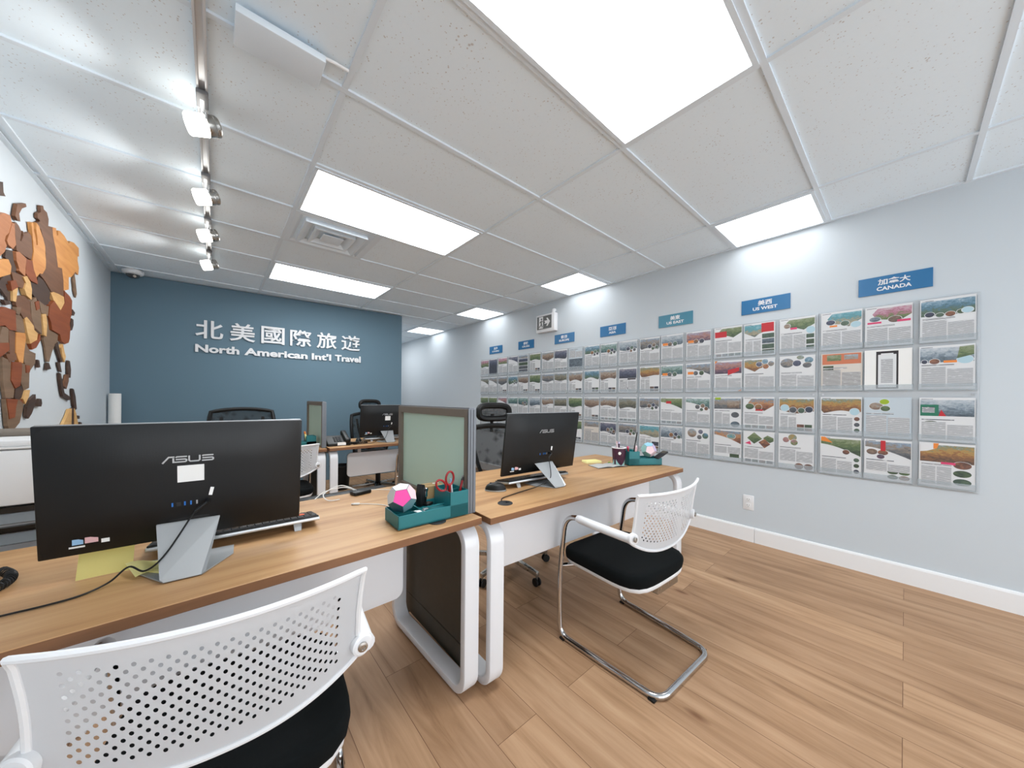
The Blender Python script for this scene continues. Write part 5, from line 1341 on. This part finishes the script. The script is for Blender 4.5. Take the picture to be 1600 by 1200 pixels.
dodecahedron('pastel pink and blue paper dodecahedron on the right desk organiser', (2.382, 1.222, 0.812), 0.055, (-0.75, -0.62, 0.12),
             dict(front=m_pinkpale, lowleft=m_greenpale, lowright=m_pinkpale, up=m_sky, sideleft=m_greenpale, sideright=m_lav), m_lav)

# stapler standing in the tray
t = thing('stapler', 'black and chrome stapler standing behind the pink dodecahedron', 'stapler', (0.618, 1.235, TOP + 0.0445), 0.5); t.scale = (0.82, 0.82, 0.82)
f = MB(); f.prism([(-0.02, 0, 0.0), (0.022, 0, 0.0), (0.03, 0, 0.03), (0.012, 0, 0.098), (-0.012, 0, 0.105), (-0.022, 0, 0.06)], (0, 0.03, 0), m_black, 0.004); f.build('body', m_black, t)
f = MB(); f.box((0.012, -0.004, 0.055), (0.016, 0.012, 0.03), m_chrome, 0.003); f.cyl((0.012, -0.012, 0.075), (0.012, 0.0, 0.075), 0.009, m_chrome); f.build('anvil', m_chrome, t)
f = MB(); f.box((0.02, -0.012, 0.006), (0.045, 0.03, 0.012), m_black, 0.003); f.build('base', m_black, t)
t = thing('clip_strip', 'white and grey strip lying in the foreground organiser tray', 'clip', (0.585, 1.19, TOP + 0.04), 0.2)
f = MB(); f.box((0, 0, 0.002), (0.05, 0.022, 0.004), m_paper, 0.001, rot=Matrix.Rotation(0.15, 4, 'Y')); f.build('strip', m_paper, t)
f = MB(); f.box((0.018, -0.004, 0.007), (0.02, 0.014, 0.006), m_silver, 0.002); f.build('clip', m_silver, t)
# small cardboard box behind
t = thing('cardboard_box', 'small brown cardboard box standing behind the teal organiser tray', 'box', (0.705, 1.33, TOPS), -0.12)
f = MB(); f.box((0, 0, 0.0485), (0.082, 0.06, 0.097), m_kraft, 0.001, 1); f.build('carton', m_kraft, t, smooth=0)
f = MB(); f.box((0.0, 0.0, 0.0975), (0.082, 0.001, 0.0005), m_lowpanel); f.box((0.018, 0.008, 0.0975), (0.026, 0.014, 0.0006), m_paper); f.build('label', m_paper, t, smooth=0)
# scissors
t = thing('scissors', 'red handled scissors standing in the foreground teal pen box', 'scissors', (0.734, 1.198, TOP + 0.022), 0.15, None)
t.rotation_euler = (0.10, -0.36, -0.1)
for s, (ang_, tip) in ((-1, (-0.22, 0)), (1, (0.16, 0))):
    f = MB(); n = 20
    c0 = Vector((s * 0.021 - 0.001, 0.0, 0.128 if s > 0 else 0.118))
    lp = [c0 + Vector((0.017 * math.cos(2 * PI * k / n), 0, 0.027 * math.sin(2 * PI * k / n))) for k in range(n)]
    lp = [c0 + Matrix.Rotation(s * 0.35, 3, 'Y') @ (p - c0) for p in lp]
    f.tube(lp, 0.0042, m_red, 8, closed=True)
    f.tube([c0 + Vector((-s * 0.008, 0, -0.026)), (0, 0.0, 0.07), (-s * 0.001, 0, 0.058)], [0.0055, 0.006, 0.0045], m_red, 8)
    f.build('handle', m_red, t)
    f = MB(); f.prism([(s * 0.001 - 0.005, s * 0.0009, 0.075), (s * 0.001 + 0.005, s * 0.0009, 0.075), (0.002 * s, s * 0.0009, -0.004)], (0, 0.0014, 0), m_chrome); f.build('blade', m_chrome, t, smooth=0)
f = MB(); f.cyl((0, -0.003, 0.066), (0, 0.004, 0.066), 0.004, m_chrome, 12); f.build('rivet', m_chrome, t)
def pen(label, p, q, r, m, mtip, cat='pen', group=None):
    p, q = Vector(p), Vector(q); t = thing('pen', label, cat, p, 0, group)
    d2 = q - p; qt = d2.to_track_quat('Z', 'Y').to_matrix().to_4x4(); L_ = d2.length
    f = MB(); f.lathe([(0, 0.012), (r, 0.012), (r, L_ - 0.012), (0, L_ - 0.012)], m, 12, qt); f.build('barrel', m, t)
    f = MB(); f.lathe([(0, 0), (0.001, 0), (r, 0.0125)], mtip, 12, qt); f.lathe([(r * 1.05, L_ - 0.013), (r * 0.8, L_), (0, L_)], mtip, 12, qt); f.build('cap', mtip, t)
pen('white pen standing in the foreground pen box beside the scissors', (0.735, 1.2, TOP + 0.008), (0.722, 1.208, TOP + 0.142), 0.0042, m_white, m_stickerblue)
pen('dark red pen leaning right in the foreground pen box', (0.733, 1.19, TOP + 0.008), (0.768, 1.185, TOP + 0.145), 0.0045, m_red, m_darkgrey)
pen('black pen leaning right beside the dark red pen in the foreground box', (0.742, 1.2, TOP + 0.008), (0.776, 1.20, TOP + 0.148), 0.004, m_black, m_brushed)

# paper cup, pens and small things on the right desk
t = thing('paper_cup', 'tall purple patterned paper cup on the right desk', 'cup', (2.188, 1.346, TOPS))
m_cup, nt, b, N, L = node_mat('purple_speckled_cup')
tcn = N('ShaderNodeTexCoord'); vn = N('ShaderNodeTexVoronoi'); vn.inputs['Scale'].default_value = 160; L(tcn.outputs['Object'], vn.inputs['Vector'])
cr_ = N('ShaderNodeValToRGB'); ramp(cr_, [(0.0, (170, 110, 130)), (0.2, (86, 30, 62)), (0.4, (54, 18, 46))]); L(vn.outputs['Distance'], cr_.inputs['Fac']); L(cr_.outputs['Color'], b.inputs['Base Color'])
f = MB(); f.lathe([(0, 0.002), (0.038, 0.0), (0.040, 0.004), (0.0485, 0.125), (0.0475, 0.125), (0.038, 0.01), (0, 0.01)], m_cup, 36); f.build('body', m_cup, t)
f = MB(); f.lathe([(0.0483, 0.122), (0.051, 0.124), (0.0512, 0.129), (0.0475, 0.130), (0.0468, 0.122)], m_white, 36); f.build('rim', m_white, t)
f = MB()
for k in range(3):
    a = 2 * PI * (k / 3) - 2.2
    pts = []
    for j in range(9):
        q = -0.85 + 1.7 * j / 8; z = 0.004 + 0.042 * max(0, abs(q) / 0.85) ** 1.6
        pts.append((q, z))
    lo = [(q, 0.002) for q, z in pts]
    for (q0, z0), (q1, z1) in zip(pts, pts[1:]):
        def W(q, z): rr = 0.0398 + (z / 0.125) * 0.0088 + 0.0006; return (rr * math.cos(a + q), rr * math.sin(a + q), z)
        f.face([W(q0, 0.003), W(q1, 0.003), W(q1, z1), W(q0, z0)], m_greenpale)
f.build('wave_print', m_paper, t, smooth=0)
f = MB(); f.prism([(0.0445 * math.cos(-2.45 + 0.25 * math.cos(k)), 0.0445 * math.sin(-2.45 + 0.25 * math.cos(k)), 0.09 + 0.012 * math.sin(k)) for k in [0, 1, 2, 3, 4, 5]], (-0.003, -0.002, 0), m_paper); f.build('emblem', m_paper, t, smooth=0)
pen('short purple marker in the purple paper cup', (2.184, 1.346, TOP + 0.014), (2.199, 1.351, TOP + 0.165), 0.006, m_purple, m_lav)
pen('pale pink marker in the purple paper cup', (2.198, 1.354, TOP + 0.014), (2.184, 1.361, TOP + 0.17), 0.005, m_pinkpale, m_stickerpink)
ox, oy = 2.272, 1.292
pen('long black pen standing in the right desk organiser', (ox, oy, TOP + 0.01), (ox + 0.035, oy - 0.02, TOP + 0.235), 0.004, m_black, m_black)
pen('red marker in the right desk organiser box', (ox - 0.018, oy + 0.012, TOP + 0.01), (ox - 0.028, oy + 0.016, TOP + 0.135), 0.007, m_red, m_pr_pink)
pen('pink marker in the right desk organiser box', (ox + 0.012, oy - 0.018, TOP + 0.01), (ox + 0.018, oy - 0.024, TOP + 0.14), 0.007, m_stickerpink, m_pinkpale)
t = thing('calculator', 'dark flat calculator leaning on the right desk organiser tray', 'calculator', (2.425, 1.150, TOP + 0.070), -0.5, rot=(0.0, -0.45, -0.35))
f = MB(); f.box((0, 0, 0.006), (0.10, 0.05, 0.012), m_darkgrey, 0.004); f.build('case', m_darkgrey, t)
f = MB(); f.box((0.03, 0, 0.0125), (0.03, 0.04, 0.001), m_lowpanel); f.build('display', m_lowpanel, t, smooth=0)
t = thing('sticky_note_pad', 'pale yellow pad of sticky notes on the right desk', 'note pad', (2.12, 1.53, TOPS), 0.15)
f = MB(); f.box((0, 0, 0.006), (0.125, 0.076, 0.012), m_yellow2, 0.0005, 1, rot=rotz(-0.55)); f.build('pad', m_yellow2, t, smooth=0)
f = MB(); f.box((0.004, 0.004, 0.0135), (0.12, 0.074, 0.002), m_yellow, rot=rotz(-0.5)); f.build('top_sheet', m_yellow, t, smooth=0)
t = thing('notebook', 'open white notebook beside the yellow notes on the right desk', 'notebook', (2.095, 1.375, TOPS), -0.35)
f = MB(); f.grid(lambda a, b2: Vector((-0.12 + 0.12 * a, -0.06 + 0.12 * b2, 0.003 + 0.010 * math.sin(PI * a) * a)), 10, 2, m_paper, 0.001); f.grid(lambda a, b2: Vector((0.12 * a, -0.06 + 0.12 * b2, 0.003 + 0.010 * math.sin(PI * a) * (1 - a))), 10, 2, m_paper, 0.001)
f.build('pages', m_paper, t)
f = MB(); f.box((0, 0, 0.001), (0.245, 0.124, 0.002), m_black); f.build('cover', m_black, t, smooth=0)
t = thing('leaf_clip', 'tiny green and yellow trinket beside the purple cup', 'trinket', (2.18, 1.42, TOPS))
f = MB(); f.box((0, 0, 0.007), (0.02, 0.012, 0.014), m_pr_lime, 0.004); f.build('body', m_pr_lime, t); f = MB(); f.box((-0.018, -0.006, 0.005), (0.02, 0.012, 0.01), m_pr_green, 0.004); f.build('base', m_pr_green, t)

# foreground desk: notes, cords, charger
t = thing('sticky_note_pad', 'yellow sheet hanging below the largest monitor edge', 'note pad', (-0.213, 1.352, TOPS))
f = MB(); f.grid(lambda a, b2: Vector((-0.048 + 0.097 * a, (0.0 + 0.031 * min(1, b2 / 0.7) - 0.003 * max(0, b2 - 0.7) / 0.3) - 0.004 * (a - .5) + 0.003 * (1 - b2) * math.sin(PI * a), 0.001 + 0.088 * b2)), 8, 10, m_yellow, 0.0005); f.build('sheet', m_yellow, t)
t = thing('sticky_note_pad', 'crumpled yellow notes lying behind the largest monitor stand', 'note pad', (-0.115, 1.315, TOPS + 0.005), 0.4)
f = MB(); f.grid(lambda a, b2: Vector((-0.05 + 0.09 * a, -0.03 + 0.065 * b2, 0.003 + 0.02 * (1 - a) * b2 + 0.004 * math.sin(7 * a))), 8, 5, m_yellow2, 0.0006); f.build('sheet', m_yellow2, t)
f = MB(); f.box((0.02, 0.0, 0.0015), (0.09, 0.07, 0.003), m_yellow, rot=rotz(0.3)); f.build('sheet', m_yellow, t, smooth=0)
def coil(nm, label, pts, turns, rc, rw):
    P = smooth_path(pts, 40); L_ = len(P) - 1; path = []
    n = turns * 12
    for k in range(n + 1):
        s = k / n * L_; i = min(int(s), L_ - 1); p = P[i].lerp(P[i + 1], s - i); tn = (P[i + 1] - P[i]).normalized()
        sd = tn.cross(Vector((0, 0, 1))).normalized(); a = 2 * PI * k / 12
        path.append(p + sd * rc * math.cos(a) + Vector((0, 0, 1)) * rc * math.sin(a))
    return path
t = thing('phone_cord', 'black coiled telephone cord at the left edge of the foreground desk', 'cord', (-0.43, 1.42, TOPS))
f = MB(); f.tube(coil('c', '', [(0.02, 0.1, 0.011), (0.045, 0.05, 0.011), (0.05, 0.0, 0.011), (0.03, -0.05, 0.011), (-0.03, -0.08, 0.011)], 24, 0.0095, 0.0017), 0.0017, m_black, 6); f.build('cord', m_black, t)
t = thing('power_bank', 'small black power bank with white lead at the desk back edge', 'power bank', (0.535, 1.730, TOPS), 0.25)
f = MB(); f.box((0, 0, 0.008), (0.085, 0.05, 0.016), m_black, 0.004); f.build('case', m_black, t)
f = MB(); f.tube(smooth_path([(-0.02, 0.02, 0.018), (-0.06, 0.05, 0.035), (-0.14, 0.06, 0.03), (-0.19, 0.05, 0.008)], 8), 0.0022, m_cablewhite, 8)
f.tube(smooth_path([(0.04, 0.0, 0.01), (0.09, -0.02, 0.004), (0.14, -0.1, 0.003), (0.15, -0.16, 0.003)], 8), 0.0016, m_cablewhite, 8)
f.tube(smooth_path([(-0.01, 0.02, 0.016), (-0.08, 0.035, 0.05), (-0.16, 0.03, 0.03), (-0.16, -0.005, 0.006), (-0.12, -0.03, 0.006)], 8), 0.0022, m_cablewhite, 8)
f.build('lead', m_cablewhite, t)
t = thing('usb_cable', 'thin white charging cable lying left of the foreground organiser', 'cable', (0.465, 1.56, TOPS), -0.55)
f = MB(); f.box((0, 0, 0.004), (0.026, 0.011, 0.007), m_cablewhite, 0.002); f.build('plug', m_cablewhite, t)
f = MB(); f.tube(smooth_path([(0.012, 0, 0.004), (0.05, 0.0, 0.002), (0.11, -0.02, 0.002), (0.16, -0.06, 0.002), (0.2, -0.09, 0.002)], 8), 0.0018, m_cablewhite, 8); f.build('lead', m_cablewhite, t)
f = MB(); f.box((-0.016, 0, 0.004), (0.008, 0.009, 0.004), m_silver); f.build('contact', m_silver, t, smooth=0)

# ------------------------------------------------------------------ back row: telephone
t = thing('desk_telephone', 'black desk telephone on the back row desk', 'telephone', (0.905, 3.66, TOPS), 0.0)
f = MB(); f.prism([(-0.10, -0.09, 0), (-0.10, 0.09, 0), (-0.10, 0.09, 0.085), (-0.10, 0.05, 0.09), (-0.10, -0.09, 0.025)], (0.2, 0, 0), m_black, 0.004); f.build('base', m_black, t)
f = MB(); f.box((0.075, 0.0, 0.085), (0.045, 0.19, 0.03), m_black, 0.012, 3, rot=Matrix.Rotation(0.42, 4, 'X')); f.box((0.075, 0.075, 0.105), (0.05, 0.055, 0.05), m_black, 0.015, 3, rot=Matrix.Rotation(0.42, 4, 'X')); f.box((0.075, -0.08, 0.05), (0.05, 0.05, 0.045), m_black, 0.015, 3, rot=Matrix.Rotation(0.42, 4, 'X')); f.build('handset', m_black, t)
f = MB()
for i in range(3):
    for j in range(4): f.box((-0.03 + i * 0.024, -0.055 + j * 0.022, 0.045 + j * 0.0102), (0.017, 0.014, 0.006), m_darkgrey, 0.001, 1, rot=Matrix.Rotation(0.42, 4, 'X'))
f.build('keypad', m_darkgrey, t, smooth=0)
f = MB(); f.box((0.02, -0.091, 0.02), (0.075, 0.003, 0.028), m_paper, rot=Matrix.Rotation(-0.1, 4, 'X')); f.build('label', m_paper, t, smooth=0)
f = MB(); f.tube(coil('c', '', [(0.105, -0.06, 0.017), (0.14, -0.07, 0.016), (0.2, -0.045, 0.016), (0.27, -0.045, 0.016)], 13, 0.010, 0.0045), 0.0045, m_black, 6); f.build('coiled_cord', m_black, t)
t = thing('yellow_highlighter', 'yellow highlighter standing in the back row organiser', 'pen', (0.66, 3.70, TOP + 0.01))
f = MB(); f.cyl((0, 0, 0), (-0.02, 0, 0.11), 0.008, m_yellow, 12); f.build('barrel', m_pr_lime, t); f = MB(); f.cyl((-0.0205, 0, 0.111), (-0.026, 0, 0.135), 0.0085, m_pr_orange, 12); f.build('cap', m_pr_orange, t)
# waste bin
t = thing('waste_bin', 'black waste bin under the back row desk', 'bin', (1.215, 4.755, 0))
f = MB(); f.lathe([(0, 0.0), (0.10, 0.0), (0.102, 0.01), (0.125, 0.30), (0.122, 0.30), (0.098, 0.012), (0, 0.012)], m_black, 32); f.build('body', m_black, t)
f = MB(); f.lathe([(0.124, 0.292), (0.129, 0.295), (0.129, 0.305), (0.12, 0.306), (0.119, 0.296)], m_blackgloss, 32); f.build('rim', m_blackgloss, t)
# rolled paper in the corner
t = thing('paper_roll', 'tall white roll of paper standing in the corner by the map', 'paper roll', (-0.792, 5.40, 0))
f = MB(); f.tube([(0, 0, 0.0), (0, 0, 1.192)], 0.045, m_paper, 28); f.tube([(0.003, -0.0445, 0.0), (0.003, -0.0445, 1.192)], 0.002, m_paper, 6); f.build('sheet', m_paper, t)
f = MB(); f.lathe([(0.03, 1.1925), (0.043, 1.1925), (0.043, 1.194), (0.03, 1.194)], m_lightgrey, 24); f.build('end_edge', m_lightgrey, t)

# ------------------------------------------------------------------ printer on its stand
t = thing('printer_stand', 'low white cabinet under the printer behind the foreground desk', 'cabinet', (-0.58, 2.08, 0))
f = MB(); f.box((0, 0, 0.33), (0.50, 0.46, 0.66), m_white, 0.004); f.build('body', m_white, t)
f = MB(); f.box((0, -0.234, 0.34), (0.48, 0.008, 0.6), m_white, 0.002); f.build('door', m_white, t)
t = thing('printer', 'white office printer with grey paper trays behind the foreground desk', 'printer', (-0.58, 2.08, 0.66))
def tray(f, z, m): f.prism([(-0.22, -0.215, z), (0.16, -0.215, z), (0.2, 0.1, z + 0.03), (-0.22, 0.1, z + 0.03)], (0, 0, 0.006), m)
f = MB(); f.box((0, 0.02, 0.075), (0.48, 0.40, 0.15), m_printer, 0.008); f.build('lower_body', m_printer, t)
f = MB(); f.box((0, -0.0, 0.245), (0.50, 0.44, 0.178), m_printer, 0.01); f.build('body', m_printer, t)
f = MB(); f.box((0, 0.0, 0.3405), (0.50, 0.44, 0.008), m_printer, 0.003); f.box((0, 0.005, 0.354), (0.50, 0.44, 0.02), m_printer, 0.006); f.build('scanner_lid', m_printer, t)
f = MB(); f.box((0.03, 0.08, 0.372), (0.34, 0.22, 0.016), m_taupeshade, 0.004); f.build('document_feeder', m_taupeshade, t)
f = MB(); f.box((0, -0.19, 0.14), (0.46, 0.03, 0.018), m_blackgloss); f.box((0, -0.185, 0.075), (0.46, 0.03, 0.018), m_blackgloss); f.build('slot', m_blackgloss, t, smooth=0)
for z in (0.10, 0.035):
    f = MB(); f.prism([(-0.235, -0.228, z), (0.19, -0.228, z), (0.225, -0.20, z + 0.026), (-0.235, -0.20, z + 0.026)], (0, -0.002, 0.004), m_tray); f.build('paper_tray', m_tray, t, smooth=0)
